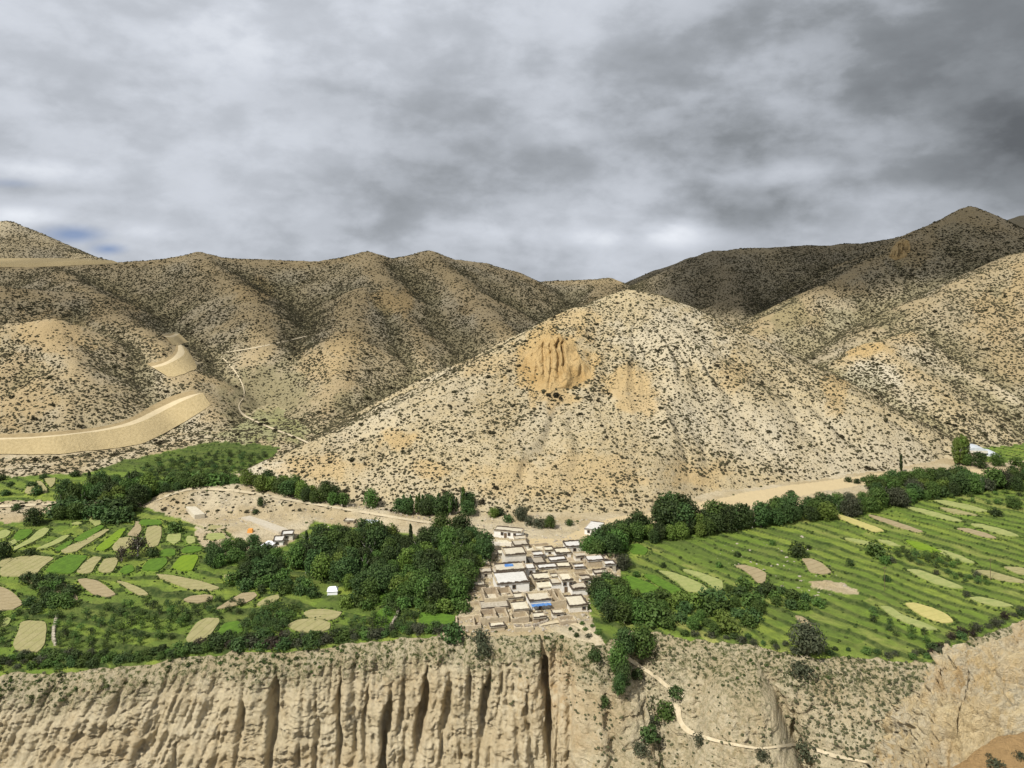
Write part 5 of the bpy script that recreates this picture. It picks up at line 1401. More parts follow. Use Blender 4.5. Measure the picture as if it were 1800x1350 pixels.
# scrubby bushes along the rim of the gorge
for seed, (poly, kinds, nrow, place, grp, hp) in enumerate([
    ([(-40, 1156), (100, 1150), (230, 1150), (330, 1138), (330, 1150), (200, 1166), (100, 1172), (-40, 1176)], [bush_d, bush_g, bush_m, bush_m], 2, 'on the rim at the far left', 'bushes on the cliff rim at the far left', (9, 16)),
    ([(330, 1138), (400, 1124), (480, 1118), (560, 1122), (560, 1131), (480, 1138), (420, 1141), (330, 1149)], [bush_d, bush_d, bush_m, bush_g, bush_b], 2, 'on the rim below the upright stubble plot', 'bushes on the cliff rim below the upright stubble plot', (12, 22)),
    ([(560, 1120), (640, 1112), (740, 1102), (800, 1104), (800, 1110), (740, 1113), (640, 1122), (560, 1131)], [bush_d, bush_g, bush_m, bush_g], 2, 'on the rim below the twin plots', 'bushes on the cliff rim below the twin plots', (11, 18)),
    ([(1200, 1112), (1290, 1118), (1380, 1132), (1480, 1142), (1580, 1148), (1640, 1152), (1640, 1160), (1500, 1149), (1420, 1149), (1280, 1123), (1210, 1117)], [bush_m, bush_g, bush_d], 2, 'on the rim of the gorge slope', 'bushes on the rim of the gorge slope', (8, 14)),
    ([(1600, 1150), (1680, 1116), (1740, 1090), (1800, 1070), (1800, 1084), (1740, 1106), (1690, 1122), (1640, 1158)], [bush_g, bush_b, bush_d], 2, 'behind the near rock spur', 'bushes on the rim behind the near rock spur', (9, 16))]):
    plant(kinds, poly, 2.3 if seed < 3 else 2.9, tuple(.68 * q for q in hp), nrow, 'scrubby bush', place, grp, 50 + seed, (1.0, 1.5))
plant([bush_g, bush_m, bush_d], [(990, 1104), (1036, 1092), (1062, 1110), (1066, 1126), (1046, 1138), (1010, 1122)], 3.4, (4, 8), 3, 'small bush', 'on the rough ground below the village', 'bushes on rough ground below the village', 60, (1.0, 1.5))
plant([orchard_b, orchard_b, orchard_a], [(330, 806), (380, 796), (440, 796), (478, 800), (440, 822), (420, 834), (400, 826)], 5.0, (6, 9), 4, 'orchard tree', 'below the upper terraces', 'orchard rows below the upper terraces', 61, (1.2, 1.6))
plant([bush_d, orchard_b], [(0, 842), (60, 838), (150, 834), (120, 850), (100, 868), (0, 872)], 12, (6, 9), 3, 'small bush', 'around the three small far plots', 'bushes around the three small far plots', 62, (1.2, 1.6))
# trees and bushes that grow on the gorge wall itself
def wall_plant(kd, u, v, hp, w, lab, grp=None):
    loc, nr_, ob = hit(u, v)
    if loc is not None:
        kd.put(loc.x, loc.y, loc.z - .2, hp / ppm(loc.y), w, lab, grp)
for a in [(leafy_t, 1128, 1150, 50, .9, 'big leafy tree above the slanting trail'), (willow, 1098, 1150, 46, .8, 'dark tree left of the big leafy tree above the trail'), (leafy_t, 1086, 1178, 46, .75, 'light tree in the gully head below the village'),
          (willow, 1094, 1204, 44, .7, 'dark narrow tree in the gully below the light one'), (willow, 1088, 1222, 40, .6, 'lowest dark tree of the gully'), (bush_m, 1170, 1262, 24, .9, 'round green bush beside the bend of the trail'),
          (bush_d, 1140, 1300, 22, 1.0, 'dark bush on the slope below the bend of the trail'), (bush_g, 1148, 1276, 16, 1.0, 'greyish bush just under the round green one'), (bush_g, 1420, 1330, 26, 1.0, 'dark bush on the trail below the shaggy tree'),
          (bush_g, 1230, 1306, 14, 1.1, 'bush on the lower edge of the broad trail'), (bush_d, 1045, 1158, 16, 1, 'round dark bush below the white shrine'), (bush_g, 850, 1150, 22, .8, 'grey bush clinging to the cliff under the pens'),
          (bush_g, 842, 1128, 20, .9, 'grey bush on the rim under the pens'), (bush_d, 1188, 1222, 14, 1.3, 'dark bush beside the slanting trail'), (bush_d, 1120, 1190, 14, 1, 'bush at the start of the slanting trail'), (bush_g, 1410, 1186, 20, 1.1, 'grey bush under the shaggy tree'),
          (bush_d, 1062, 1240, 16, .8, 'bush in the narrow cleft of the gully'), (bush_g, 1125, 1322, 16, 1, 'bush low on the slope near the frame bottom'), (bush_g, 1340, 1332, 14, 1, 'bush below the middle of the broad trail'), (bush_d, 796, 1122, 24, 1, 'dark bush at the corner of the brown pen'), (bush_g, 1752, 1346, 12, 1.5, 'dark cushion bush on the nearest orange slope'), (bush_g, 1794, 1330, 9, 1.3, 'small cushion bush at the right end of the orange slope'), (bush_g, 1738, 1326, 5, 1.3, 'tiny tuft bush at the crest of the orange slope')]:
    wall_plant(*a)

# ------------------------------------------------------------------ the village
M['white'] = mat_simple('whitewash', (0.66, 0.645, 0.60), (0.74, 0.72, 0.68), 0.9, bstr=0.3, c3=(0.47, 0.43, 0.36))
M['cream'] = mat_simple('cream_wash', (0.60, 0.56, 0.48), (0.68, 0.64, 0.56), 0.9, bstr=0.3, c3=(0.42, 0.36, 0.27))
M['mud'] = mat_simple('mud_plaster', (0.36, 0.295, 0.20), (0.46, 0.385, 0.27), 1.0, bstr=0.7, c3=(0.22, 0.17, 0.11), objrand=0.15)
M['roofmud'] = mat_simple('roof_earth', (0.46, 0.415, 0.315), (0.55, 0.50, 0.40), 0.9, bstr=0.6, c3=(0.29, 0.24, 0.165), objrand=0.16)
M['roofwhite'] = mat_simple('pale_roof', (0.50, 0.485, 0.445), (0.60, 0.585, 0.55), 0.9, bstr=0.3, c3=(0.40, 0.37, 0.32))
M['thatch'] = mat_simple('brushwood', (0.05, 0.04, 0.03), (0.13, 0.10, 0.075), 4.0, bstr=0.8)
M['wood'] = mat_simple('old_wood', (0.10, 0.07, 0.045), (0.16, 0.115, 0.075), 4.0, bstr=0.3)
M['glass'] = mat_simple('dark_pane', (0.02, 0.022, 0.025), (0.03, 0.032, 0.035), 2.0, rough=0.25, bstr=0, spec=0.5)
M['dung'] = mat_simple('trampled_dung', (0.085, 0.055, 0.035), (0.13, 0.088, 0.055), 1.2, bstr=0.5)
M['stone'] = mat_simple('rubble', (0.30, 0.26, 0.20), (0.43, 0.385, 0.31), 1.5, bstr=0.6, objrand=0.2)
M['blue'] = mat_simple('blue_sheet', (0.06, 0.16, 0.42), (0.12, 0.27, 0.55), 0.8, rough=0.5, bstr=0.3)
M['bluegrey'] = mat_simple('sheet_metal', (0.46, 0.50, 0.54), (0.56, 0.60, 0.63), 0.8, rough=0.45, bstr=0.2)
M['cloth'] = mat_simple('white_canvas', (0.74, 0.75, 0.77), (0.80, 0.80, 0.81), 1.0, rough=0.7, bstr=0.2)
M['orange'] = mat_simple('orange_sheet', (0.62, 0.27, 0.06), (0.70, 0.33, 0.09), 1.0, bstr=0.2)
M['pole'] = mat_simple('grey_pole', (0.30, 0.28, 0.25), (0.36, 0.34, 0.30), 2.0, bstr=0.1)

class MB:
    """collects boxes into one mesh"""
    def __init__(s): s.v = []; s.f = []
    def box(s, x0, x1, y0, y1, z0, z1, tx=0.0, ty=0.0, jit=0.0):
        b = len(s.v); j = lambda: random.uniform(-jit, jit)
        for z, t in ((z0, 0.0), (z1, 1.0)):
            for x, y in ((x0 + tx * t, y0 + ty * t), (x1 - tx * t, y0 + ty * t), (x1 - tx * t, y1 - ty * t), (x0 + tx * t, y1 - ty * t)):
                s.v.append((x + j(), y + j(), z + j()))
        for q in ((0, 3, 2, 1), (4, 5, 6, 7), (0, 1, 5, 4), (1, 2, 6, 5), (2, 3, 7, 6), (3, 0, 4, 7)):
            s.f.append(tuple(b + i for i in q))
        return s
    def build(s, name, mat, parent=None):
        return new_mesh(name, s.v, s.f, mat, parent=parent)

ROT = rad(11)
def dims(u, v, wpx, hpx, dpx):
    x, y, z = gpt(u, v); p_ = ppm(y)
    return x, y, z, wpx / p_, hpx / p_, max(1.5, dpx / (p_ * (v - HV) / F))

def add_opening(root, wx_, ww, z, hh, kind, wall_y=0.0):
    if kind == 'door':
        d = MB().box(wx_ - ww / 2, wx_ + ww / 2, wall_y - 0.09, wall_y + .3, z, z + hh).build('door', M['wood'], root)
    else:
        f = MB()
        t = .14
        f.box(wx_ - ww / 2 - t, wx_ + ww / 2 + t, wall_y - .1, wall_y + .2, z - t, z).box(wx_ - ww / 2 - t, wx_ + ww / 2 + t, wall_y - .1, wall_y + .2, z + hh, z + hh + t)
        f.box(wx_ - ww / 2 - t, wx_ - ww / 2, wall_y - .095, wall_y + .2, z + .002, z + hh - .002).box(wx_ + ww / 2, wx_ + ww / 2 + t, wall_y - .095, wall_y + .2, z + .002, z + hh - .002)
        w = f.build('window', M['wood'], root)
        MB().box(wx_ - ww / 2 + .003, wx_ + ww / 2 - .003, wall_y - .04, wall_y + .15, z + .003, z + hh - .003).build('pane', M['glass'], w)

def house(u, v, wpx, hpx, dpx, label, wall='white', roof='roofmud', rim=.45, wins=(), door=None, rot=None, group='flat-roofed village houses', cover=None, name='village_house', cat='house'):
    x, y, z, w, h, d = dims(u, v, wpx, hpx, dpx)
    root = empty(name, (x, y, z), ROT if rot is None else rad(rot))
    tag(root, label, cat, group)
    MB().box(0, w, 0, d, -1.5, h - .3, .1, .1).build('wall', M[wall], root)
    MB().box(-.12, w + .12, -.12, d + .12, h - .3, h, jit=.03).build('roof', M[roof], root)
    if rim:
        # brushwood stacked along the roof edges, broken into bundles
        for side in range(4):
            b = MB(); L = w if side % 2 == 0 else d; q = 0.0
            while q < L - .2:
                s_ = min(random.uniform(.7, 1.5), L - q); hh = rim * random.uniform(.6, 1.25); o_in = random.uniform(.3, .5)
                if side == 0: b.box(q, q + s_ - .02, -.22, o_in - .2, h + .002, h + hh, jit=.04)
                elif side == 2: b.box(q, q + s_ - .02, d - o_in + .2, d + .2, h + .002, h + hh, jit=.04)
                elif side == 1: b.box(w - o_in + .2, w + .2, q, q + s_ - .02, h + .002, h + hh * .8, jit=.04)
                else: b.box(-.2, o_in - .2, q, q + s_ - .02, h + .002, h + hh * .8, jit=.04)
                q += s_
            b.build('parapet', M['thatch'] if side == 0 or random.random() < .6 else M['mud'], root)
    for fx, fz, ww, hh in wins:
        add_opening(root, w * fx, ww, h * fz, hh, 'window')
    if door is not None:
        add_opening(root, w * door, min(1.1, w * .3), 0.0, min(1.9, h * .7), 'door')
    if cover:
        fx0, fx1, fy0, fy1, mt = cover
        MB().box(w * fx0, w * fx1, d * fy0, d * fy1, h + .01, h + .4, jit=.1).build('cover_sheet', M[mt], root)
    return root

def pen(u, v, wpx, dpx, hm, label, div=(), floor='roofmud', rot=None, mat='mud', th=.5, base=-1.2):
    x, y, z, w, h, d = dims(u, v, wpx, 10, dpx)
    root = empty('walled_yard', (x, y, z), ROT if rot is None else rad(rot))
    tag(root, label, 'yard', 'walled yards of the village')
    def run(x0, x1, y0, y1):
        b = MB(); L = max(x1 - x0, y1 - y0); q = 0.0; along = (x1 - x0) > (y1 - y0)
        while q < L - .05:
            s_ = min(random.uniform(1.2, 2.6), L - q); hh = hm * random.uniform(.82, 1.1)
            if along: b.box(x0 + q, x0 + q + s_, y0, y1, base, hh, jit=.05)
            else: b.box(x0, x1, y0 + q, y0 + q + s_, base, hh, jit=.05)
            q += s_
        b.build('wall', M[mat], root)
    run(0, w, 0, th); run(0, w, d - th, d); run(0, th, th, d - th); run(w - th, w, th, d - th)
    for q in div:
        run(w * q - th / 2, w * q + th / 2, th, d - th)
    MB().box(th - .02, w - th + .02, th - .02, d - th + .02, -1.0, .12).build('yard_floor', M[floor], root)
    return root

W = lambda *f: tuple((fx, .42, .8, .9) for fx in f)
house(874, 1045, 58, 16, 21, 'largest white house with a broad white roof and two small windows', 'white', 'roofwhite', .5, ((.3, .42, .9, 1.0), (.52, .42, .9, 1.1)))
house(872, 1023, 54, 19, 13, 'house behind the largest white one with a blue sheet on its roof', 'cream', 'roofmud', .5, W(.2, .7), None, None, cover=(.36, .64, .55, .8, 'blue'))
house(888, 1006, 38, 29, 14, 'tall pinkish-walled house with a stepped roof above the blue sheet roof', 'cream', 'roofmud', .5, W(.25, .6, .85))
house(925, 1016, 17, 14, 9, 'narrow pale block beside the alley right of the largest house', 'white', 'roofwhite', .2, ((.5, .4, .7, .8),))
house(947, 1041, 23, 10, 8, 'low pale annex with a small window at its left end', 'cream', 'roofmud', 0, ((.2, .4, .6, .7),))
house(939, 1031, 31, 12, 11, 'brown walled house with two dark windows behind the low annex', 'mud', 'roofmud', .45, ((.25, .35, .9, .9), (.55, .35, .8, .9)))
house(970, 1041, 17, 15, 9, 'plain square white house without windows', 'white', 'roofmud', .3)
house(988, 1042, 20, 21, 13, 'tall white house with two upper windows and a big dark doorway', 'white', 'roofmud', .5, ((.25, .62, .9, .9), (.8, .55, .9, 1.1)), .35)
house(1006, 1049, 28, 12, 11, 'white fronted house at the lower right edge of the village', 'white', 'roofmud', .5)
house(1001, 1077, 33, 11, 18, 'lowest right house with a broad earth roof and one dark window', 'cream', 'roofmud', .45, ((.8, .35, .9, 1.0),))
hb = house(931, 1073, 39, 16, 14, 'white house with a blue awning across its front', 'white', 'roofmud', .5, (), .5)
x_, y_, z_, w_, h_b, d_ = dims(931, 1073, 39, 16, 14)
aw = MB()
for k in range(9):
    aw.box(w_ * (.06 + .1 * k), w_ * (.06 + .1 * (k + 1)), -1.9, -.24, h_b * .66 + .12 * (k % 2), h_b * .66 + .12 * (k % 2) + .07, jit=.05)
aw.build('awning', M['blue'], hb)
for fx in (.08, .5, .94):
    MB().box(w_ * fx - .07, w_ * fx + .07, -1.85, -1.7, -.3, h_b * .66).build('post', M['wood'], hb)
house(903, 1085, 28, 13, 14, 'tan stone house with a flat earth roof left of the blue awning', 'mud', 'roofmud', .15)
house(846, 1079, 50, 8, 13, 'low rubble-roofed building above the brown pens', 'mud', 'stone', .3)
house(833, 1038, 20, 10, 7, 'small brown hut at the left edge of the village', 'mud', 'roofmud', .3, (), .75)
house(820, 1046, 16, 8, 8, 'tiny mud shed left of the small brown hut', 'mud', 'roofmud', .3, (), None)
house(978, 983, 27, 9, 9, 'white house with one window near the back of the village', 'white', 'roofmud', .5, ((.6, .38, .9, .9),))
house(996, 975, 29, 13, 10, 'cream topmost house at the back right corner of the village', 'cream', 'roofwhite', .45, ((.5, .4, .8, .9),))
house(967, 993, 30, 6, 7, 'low house with a long white roof in the middle of the village', 'mud', 'roofwhite', .4)
house(931, 997, 29, 7, 12, 'grey rubble-strewn roof right of the pinkish house', 'cream', 'stone', .5)
house(947, 1006, 34, 6, 7, 'long narrow house with a white roof above the yellow yard', 'mud', 'roofwhite', .4)
house(981, 1004, 24, 6, 8, 'low house with a yellowish roof in the middle of the village', 'mud', 'roofmud', .4)
house(1034, 1000, 30, 12, 9, 'tan house with a white roof edge at the right of the village', 'mud', 'roofwhite', .3)
house(1064, 1007, 20, 13, 7, 'grey stone house farthest right in the village', 'stone', 'roofwhite', .4, ((.5, .4, .7, .8),))
house(904, 968, 26, 8, 9, 'flat roof at the back left of the village beside the open square', 'cream', 'roofmud', .4)
house(1010, 1006, 20, 7, 6, 'small stone house by the red-brown hay yard', 'mud', 'roofwhite', .4)
house(868, 945, 50, 12, 7, 'long white building with small windows above the village', 'white', 'roofmud', .3, ((.3, .4, .8, .9), (.55, .4, .8, .9), (.75, .4, .8, .9)), .42, -14)
house(1027, 939, 26, 10, 15, 'white-roofed house under the trees beside the pale track', 'white', 'roofwhite', .15, ((.3, .4, .8, .9),), .6, -22)
house(876, 983, 12, 9, 8, 'small pale shed between grove and pinkish house', 'cream', 'roofmud', .4)
pen(852, 1067, 52, 20, 2.2, 'two-celled roofless yard below the largest white house', (.52,), 'roofmud')
pen(846, 1099, 50, 18, 2.0, 'two-celled stone yard with a pale post beside the dark brown pen', (.55,), 'stone')
pen(802, 1107, 44, 20, 1.4, 'dark brown animal pen at the lower left corner of the village', (.72,), 'dung', 6)
pen(899, 1097, 32, 11, 1.6, 'small roofless yard beneath the tan stone house', (), 'roofmud')
pen(969, 1071, 28, 23, 2.4, 'roofless cells between the blue awning and the dark alley', (.5,), 'mud')
pen(820, 1066, 38, 18, 1.5, 'terraced mud yard left of the two-celled yard', (), 'mud')
pen(961, 1018, 22, 10, 1.6, 'yellow earth yard walled in the middle of the village', (), 'roofmud')
pen(1000, 996, 30, 15, 1.2, 'bare sloping yard of tan earth near the back houses', (), 'mud')
pen(1036, 1021, 48, 11, 1.5, 'long low yard at the right edge of the village', (), 'roofmud')
pen(1012, 1020, 24, 9, 1.3, 'small yard of red-brown hay', (), 'dung')
pen(1036, 984, 46, 6, 1.2, 'rubble-walled strip behind the tan right house', (), 'stone')
pen(924, 975, 50, 12, 1.1, 'stony yard beside the open square', (.4,), 'roofmud')
pen(820, 1030, 14, 18, 1.1, 'narrow stony yard between grove and village', (), 'mud')
pen(854, 957, 46, 13, 1.1, 'yard of pale pickets in front of the long white building', (), 'roofmud', -14, 'cream', .25)
pen(940, 1058, 26, 6, 1.2, 'strip of yard below the brown walled house', (), 'roofmud')
house(838, 1000, 22, 9, 8, 'low mud house against the grove above the narrow stony yard', 'mud', 'roofmud', .35, ((.5, .4, .7, .8),))
house(846, 1016, 20, 10, 8, 'cream house squeezed between the grove and the largest white house', 'cream', 'roofmud', .4, ((.4, .4, .7, .8),))
house(958, 976, 17, 8, 7, 'small white house left of the one-window house at the back', 'white', 'roofmud', .4, ((.5, .4, .7, .8),))
house(938, 985, 20, 8, 7, 'small grey house above the rubble-strewn roof', 'stone', 'roofwhite', .4)
house(1012, 990, 22, 9, 7, 'small cream house above the hay yard', 'cream', 'roofmud', .4, ((.5, .4, .7, .8),))
house(1046, 1018, 26, 8, 7, 'low white house over the long yard at the right edge', 'white', 'roofmud', .45, ((.3, .4, .7, .8), (.7, .4, .7, .8)))
house(1022, 1030, 18, 9, 7, 'white house corner under the red-brown hay yard', 'white', 'roofmud', .4, ((.5, .4, .7, .8),))
house(966, 1024, 18, 9, 7, 'narrow cream house between the brown house and the tall white one', 'cream', 'roofmud', .4)
house(893, 1063, 28, 9, 8, 'mud house tucked between the two-celled yard and the awning house', 'mud', 'roofmud', .3, (), .4)
house(938, 1094, 22, 9, 8, 'small tan house below the blue awning beside the curved wall', 'mud', 'roofmud', .3, (), .6)
house(972, 1088, 20, 8, 7, 'little pale house below the roofless cells', 'cream', 'roofmud', .35, ((.5, .4, .7, .8),))
house(862, 1108, 26, 8, 7, 'lowest mud shed of the village on the cliff rim', 'mud', 'roofmud', .3)
house(1052, 996, 18, 9, 6, 'cream house behind the tan house at the right of the village', 'cream', 'roofmud', .4)
house(906, 957, 20, 7, 6, 'small white hut below the long white building', 'white', 'roofmud', .3, (), .5)
pen(985, 1100, 30, 10, 1.2, 'rough yard of stones at the head of the gully', (), 'mud')
pen(905, 1110, 34, 9, 1.2, 'crumbling yard on the rim above the cliff', (.5,), 'mud')
# hamlet left of the grove, and other small buildings
house(459, 965, 18, 6, 9, 'white shed with a pale flat roof in the small hamlet', 'white', 'cloth', 0, (), None, -12, 'hamlet left of the grove')
house(480, 960, 17, 9, 9, 'white hamlet house with a dark window right of the shed', 'white', 'roofwhite', .3, ((.4, .4, .9, .9),), None, 10, 'hamlet left of the grove')
house(494, 950, 20, 8, 8, 'rear hamlet house half hidden by the grove', 'cream', 'roofwhite', .4, ((.5, .4, .8, .9),), None, 10, 'hamlet left of the grove')
house(638, 923, 22, 5, 6, 'low house with a blue sheet roof behind the grove', 'mud', 'bluegrey', 0, ((.4, .4, .7, .7),), None, -8, 'buildings along the pale bank')
house(604, 920, 18, 6, 5, 'low mud house behind the grove left of the blue roof', 'mud', 'roofmud', .3, (), .5, -8, 'buildings along the pale bank')
house(1041, 1139, 23, 9, 5, 'small white shrine with a row of dark openings by the gully path', 'white', 'roofmud', .1, tuple((f, .5, .45, .5) for f in (.15, .38, .62, .85)), None, 0, None, None, 'shrine', 'shrine')

def slab(name, label, cat, poly, hm, mat, grp=None):
    """a level platform with its own height"""
    xy = np.array([floor_pt(u, v) for u, v in poly]); z = float(ground_z(xy[:, 0], xy[:, 1]).max())
    n = len(xy)
    f = [tuple(range(n)) if np.sum(xy[:, 0] * np.roll(xy[:, 1], -1) - np.roll(xy[:, 0], -1) * xy[:, 1]) > 0 else tuple(range(n))[::-1]] + [(i, (i + 1) % n, n + (i + 1) % n, n + i) for i in range(n)]
    o = new_mesh(name, np.concatenate([np.column_stack([xy, np.full(n, z + hm)]), np.column_stack([xy, np.full(n, z - 2)])]), f, mat)
    tag(o, label, cat, grp)
slab('threshing_floor', 'long pale levelled terrace above the white hamlet', 'terrace', [(424, 912), (440, 909), (470, 920), (500, 932), (512, 938), (490, 940), (455, 926)], .5, M['roofmud'])
slab('threshing_floor', 'small square pale terrace at the end of the eroded bank', 'terrace', [(326, 896), (344, 896), (360, 910), (342, 913)], .5, M['roofmud'])
x, y, z = gpt(434, 938)
MB().box(0, 2.2, 0, 1.8, 0, 1.4, .25, .2).build('tent', M['orange']); o = bpy.data.objects['tent']; o.location = (x, y, z); tag(o, 'small orange shelter at the near end of the long pale terrace', 'tent')
# white tent in the trees
x, y, z = gpt(575, 1047)
root = empty('tent', (x, y, z), rad(8)); tag(root, 'small white canvas tent among the bushes below the grove', 'tent')
tv = [(0, 0, -.3), (3.4, 0, -.3), (3.4, 3, -.3), (0, 3, -.3), (.15, .1, 1.3), (3.25, .1, 1.3), (3.25, 2.9, 1.3), (.15, 2.9, 1.3)]
new_mesh('wall', tv, [(0, 1, 5, 4), (1, 2, 6, 5), (2, 3, 7, 6), (3, 0, 4, 7)], M['cloth'], parent=root)
new_mesh('roof', [(-.1, -.15, 1.25), (3.5, -.15, 1.25), (3.5, 3.15, 1.25), (-.1, 3.15, 1.25), (.7, 1.5, 2.4), (2.7, 1.5, 2.4)], [(0, 1, 5, 4), (2, 3, 4, 5), (1, 2, 5), (3, 0, 4), (0, 3, 2, 1)], M['cloth'], parent=root)
# greenhouses
def greenhouse(u, v, wpx, dpx, label):
    x, y, z, w, h, d = dims(u, v, wpx, 8, dpx)
    root = empty('greenhouse', (x, y, z), rad(-6)); tag(root, label, 'greenhouse', 'greenhouses at the foot of the big slope')
    V_, F_ = [], []
    for i, yy in enumerate((0, d)):
        for k in range(9):
            a = math.pi * k / 8
            V_.append((w * k / 8, yy, 0.3 + 1.5 * math.sin(a) ** .5))
    for k in range(8):
        F_.append((k, k + 1, 9 + k + 1, 9 + k))
    F_ += [tuple(range(9))[::-1], tuple(range(9, 18)), (0, 9, 17, 8)]
    new_mesh('cover', V_, F_, M['bluegrey'], parent=root)
    MB().box(-.1, w + .1, -.1, d + .1, -1, .28).build('wall', M['cream'], root)
greenhouse(1698, 801, 36, 8, 'longer pale greenhouse behind the dark trees')
greenhouse(1736, 802, 22, 8, 'shorter pale greenhouse beside the longer one')
# poles
def pole(u, v, hpx, label, name='flag_pole', r_=.09, cat='pole', mat='pole', arm=False):
    x, y, z = gpt(u, v); h = hpx / ppm(y)
    if not arm:
        V_, F_ = [], []; tube(V_, F_, [(0, 0, -.5), (0, 0, h * .5), (.05, 0, h)], [r_, r_ * .85, r_ * .6], 8); F_.append(tuple(range(len(V_) - 8, len(V_))))
        o = new_mesh(name, V_, F_, M[mat]); o.location = (x, y, z); tag(o, label, cat); return
    root = empty(name, (x, y, z)); tag(root, label, cat)
    V_, F_ = [], []; tube(V_, F_, [(0, 0, -.5), (0, 0, h * .5), (0, 0, h)], [r_, r_ * .85, r_ * .6], 8); new_mesh('post', V_, F_, M[mat], parent=root)
    MB().box(-.8, .8, -.06, .06, h - .8, h - .65).build('crossarm', M[mat], root)
pole(849, 1000, 20, 'whitewashed prayer pole between grove and largest white house', mat='white', r_=.14)
pole(1062, 1052, 22, 'pale bare pole in the trees right of the village', mat='white', r_=.12)
pole(870, 1003, 11, 'thin pole on the left corner of the largest white house', mat='cream', r_=.08)
pole(1741, 1020, 40, 'thin grey utility pole in the far right fields', 'utility_pole', .09, mat='wood', arm=True)
pole(1555, 1038, 44, 'thin grey utility pole in the middle of the right fields', 'utility_pole', .09, mat='wood', arm=True)
# garden wall of stones near the twin plots
for nm_, pts, lab in [('stone_wall', [(700, 1072), (697, 1084), (690, 1096), (686, 1106)], 'low pale stone wall right of the twin plots'), ('stone_wall', [(100, 1082), (96, 1098), (94, 1116), (97, 1134)], 'thin dark stone wall along the left orchard'),
                      ('stone_wall', [(905, 1103), (935, 1101), (955, 1096), (962, 1092)], 'crumbling curved wall under the blue awning house'), ('stone_wall', [(590, 895), (680, 905), (780, 918), (850, 926)], 'low stone edge of the track above the grove')]:
    b = MB(); q = resample(pts, 26)
    for u, v in q:
        x, y, z = gpt(u, v); s_ = random.uniform(.3, .55)
        b.box(x - s_, x + s_, y - .3, y + .3, z - .4, z + random.uniform(.5, .9), .08, .06, .08)
    o = b.build(nm_, M['stone']); tag(o, lab, 'wall')
# loose stones strewn about the village and on the pale banks
pts = []
for poly, n in [([(850, 935), (1085, 950), (1090, 1015), (1036, 1032), (1040, 1090), (960, 1110), (800, 1110), (822, 1050), (825, 1000)], 2600), ([(850, 905), (1090, 912), (1085, 950), (860, 940)], 350), ([(270, 885), (420, 865), (640, 900), (850, 930), (640, 925), (420, 930)], 500), ([(1210, 960), (1420, 940), (1500, 1040), (1420, 1050)], 160)]:
    k = 0
    while k < n:
        u = random.uniform(min(q[0] for q in poly), max(q[0] for q in poly)); v = random.uniform(min(q[1] for q in poly), max(q[1] for q in poly)); k += 1
        if inpoly(np.array([u]), np.array([v]), poly)[0]:
            pts.append(gpt(u, v))
stone_col = proto_collection('stones', [ico_shrub(k + 80, .6, .4) for k in range(3)], M['stone'])
scatter('rubble', np.array(pts), 0.12 + 0.42 * RNG.random(len(pts)) ** 2.5, stone_col, 'loose stones strewn about the village', 3, 7)

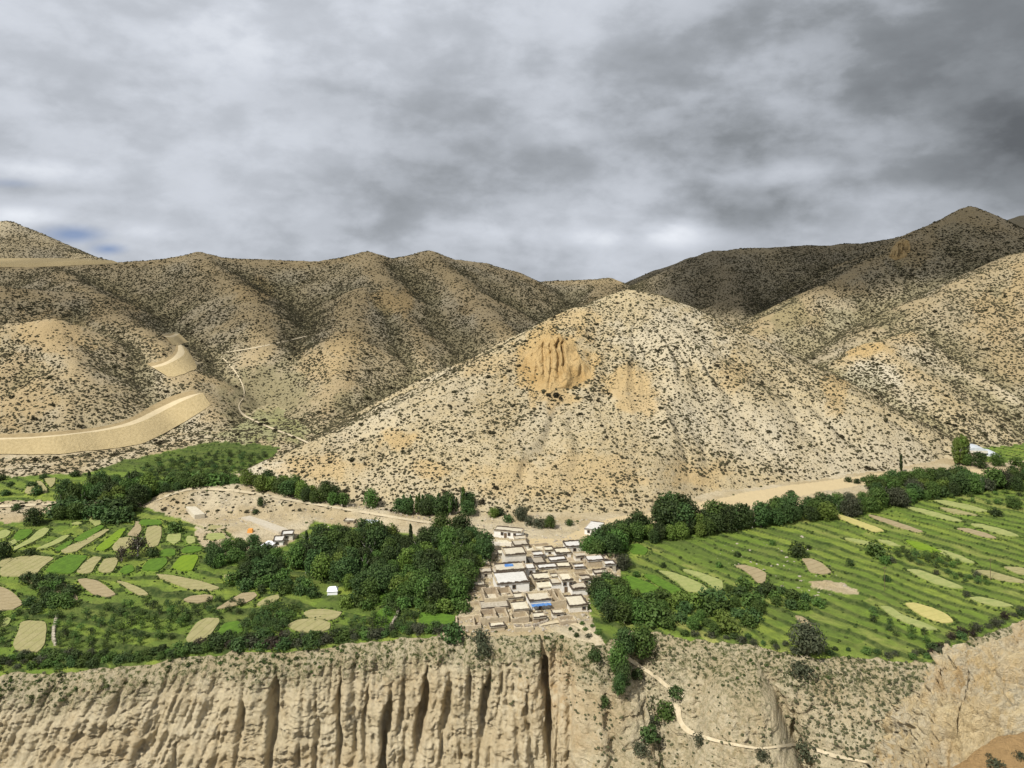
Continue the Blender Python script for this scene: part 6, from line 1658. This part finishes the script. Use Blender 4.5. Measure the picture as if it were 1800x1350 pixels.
# ------------------------------------------------------------------ unseen clouds above the view, placed and outlined to shade the far hills
mc = bpy.data.materials.new('cloud'); mc.use_nodes = True
t = NT(mc.node_tree); t.n.clear()
nz_ = t.math('MULTIPLY', t.noise(pos(t), 0.012, 4, 0.6), t.mapr(t.attr('rim'), 1.0, 0.45))
nz_ = t.math('MULTIPLY', nz_, t.attr('dense'))
df = t.node('ShaderNodeBsdfDiffuse', {'Color': (0.85, 0.86, 0.88, 1)}); tp = t.node('ShaderNodeBsdfTransparent', {})
mx = t.node('ShaderNodeMixShader', {0: t.math('MULTIPLY', t.mapr(nz_, 0.02, 0.5), t.math('MULTIPLY', t.attr('dense'), 0.40)), 1: tp.outputs[0], 2: df.outputs[0]})
t.node('ShaderNodeOutputMaterial', {'Surface': mx.outputs[0]})
def cloud(shade, height, label, seed, dense=1.0):
    """a flat-bottomed cloud standing where it shades the given stretch of land"""
    k = (height - 70.0) / _sd.z
    pg = np.array([(x + _sd.x * k, y + _sd.y * k) for x, y in shade])
    c = pg.mean(0); n = 56; rings = 9
    ang = np.linspace(0, 2 * math.pi, n, endpoint=False)
    pa = np.arctan2(pg[:, 1] - c[1], pg[:, 0] - c[0]); pr = np.hypot(pg[:, 0] - c[0], pg[:, 1] - c[1])
    o_ = np.argsort(pa); R = np.interp(ang, np.concatenate([pa[o_] - 2 * math.pi, pa[o_], pa[o_] + 2 * math.pi]), np.tile(pr[o_], 3))
    V_, F_ = [], []
    for s_ in (1, 0):
        for i in range(rings):
            f = (i + 1) / rings
            for j in range(n):
                r_ = R[j] * f * (1 + 0.12 * float(fbm(np.array([ang[j] * 2.2]), np.array([f * 2.0]), 3, seed)[0]))
                x = c[0] + r_ * math.cos(ang[j]); y = c[1] + r_ * math.sin(ang[j])
                top = (1 - f ** 2) * 45 * (1 + 0.8 * float(fbm(np.array([x / 60]), np.array([y / 60]), 3, seed)[0]))
                V_.append((x, y, height + (top if s_ else -0.12 * top)))
    ctr = len(V_); V_ += [(c[0], c[1], height + 45), (c[0], c[1], height - 6)]
    for s_ in (0, 1):
        b = s_ * rings * n
        for j in range(n):
            a0, a1 = b + j, b + (j + 1) % n
            F_.append((ctr + s_, a0, a1) if s_ == 0 else (ctr + s_, a1, a0))
            for i in range(rings - 1):
                q = (b + i * n + j, b + (i + 1) * n + j, b + (i + 1) * n + (j + 1) % n, b + i * n + (j + 1) % n)
                F_.append(q if s_ == 0 else q[::-1])
    for j in range(n):
        a, a2 = (rings - 1) * n + j, (rings - 1) * n + (j + 1) % n
        F_.append((a, a + rings * n, a2 + rings * n, a2))
    o = new_mesh('cloud', V_, F_, mc, smooth=True)
    fattr(o, 'dense', np.full(len(V_), dense))
    fattr(o, 'rim', np.concatenate([np.tile(np.repeat((np.arange(rings) + 1) / rings, n), 2), [0, 0]]))
    tag(o, label, kind='structure')
cloud([(-760, 560), (-420, 540), (-240, 560), (-60, 560), (60, 560), (190, 640), (260, 900), (120, 1100), (-400, 1180), (-800, 1120)], 780, 'broken grey cloud out of view, outlined to shade the brown hills', 801)
cloud([(110, 800), (280, 640), (440, 640), (580, 690), (800, 740), (1000, 900), (1150, 1200), (800, 1450), (200, 1500), (60, 1350), (100, 1000)], 800, 'broken grey cloud out of view, outlined to shade the rocky peak', 802, 2.1)
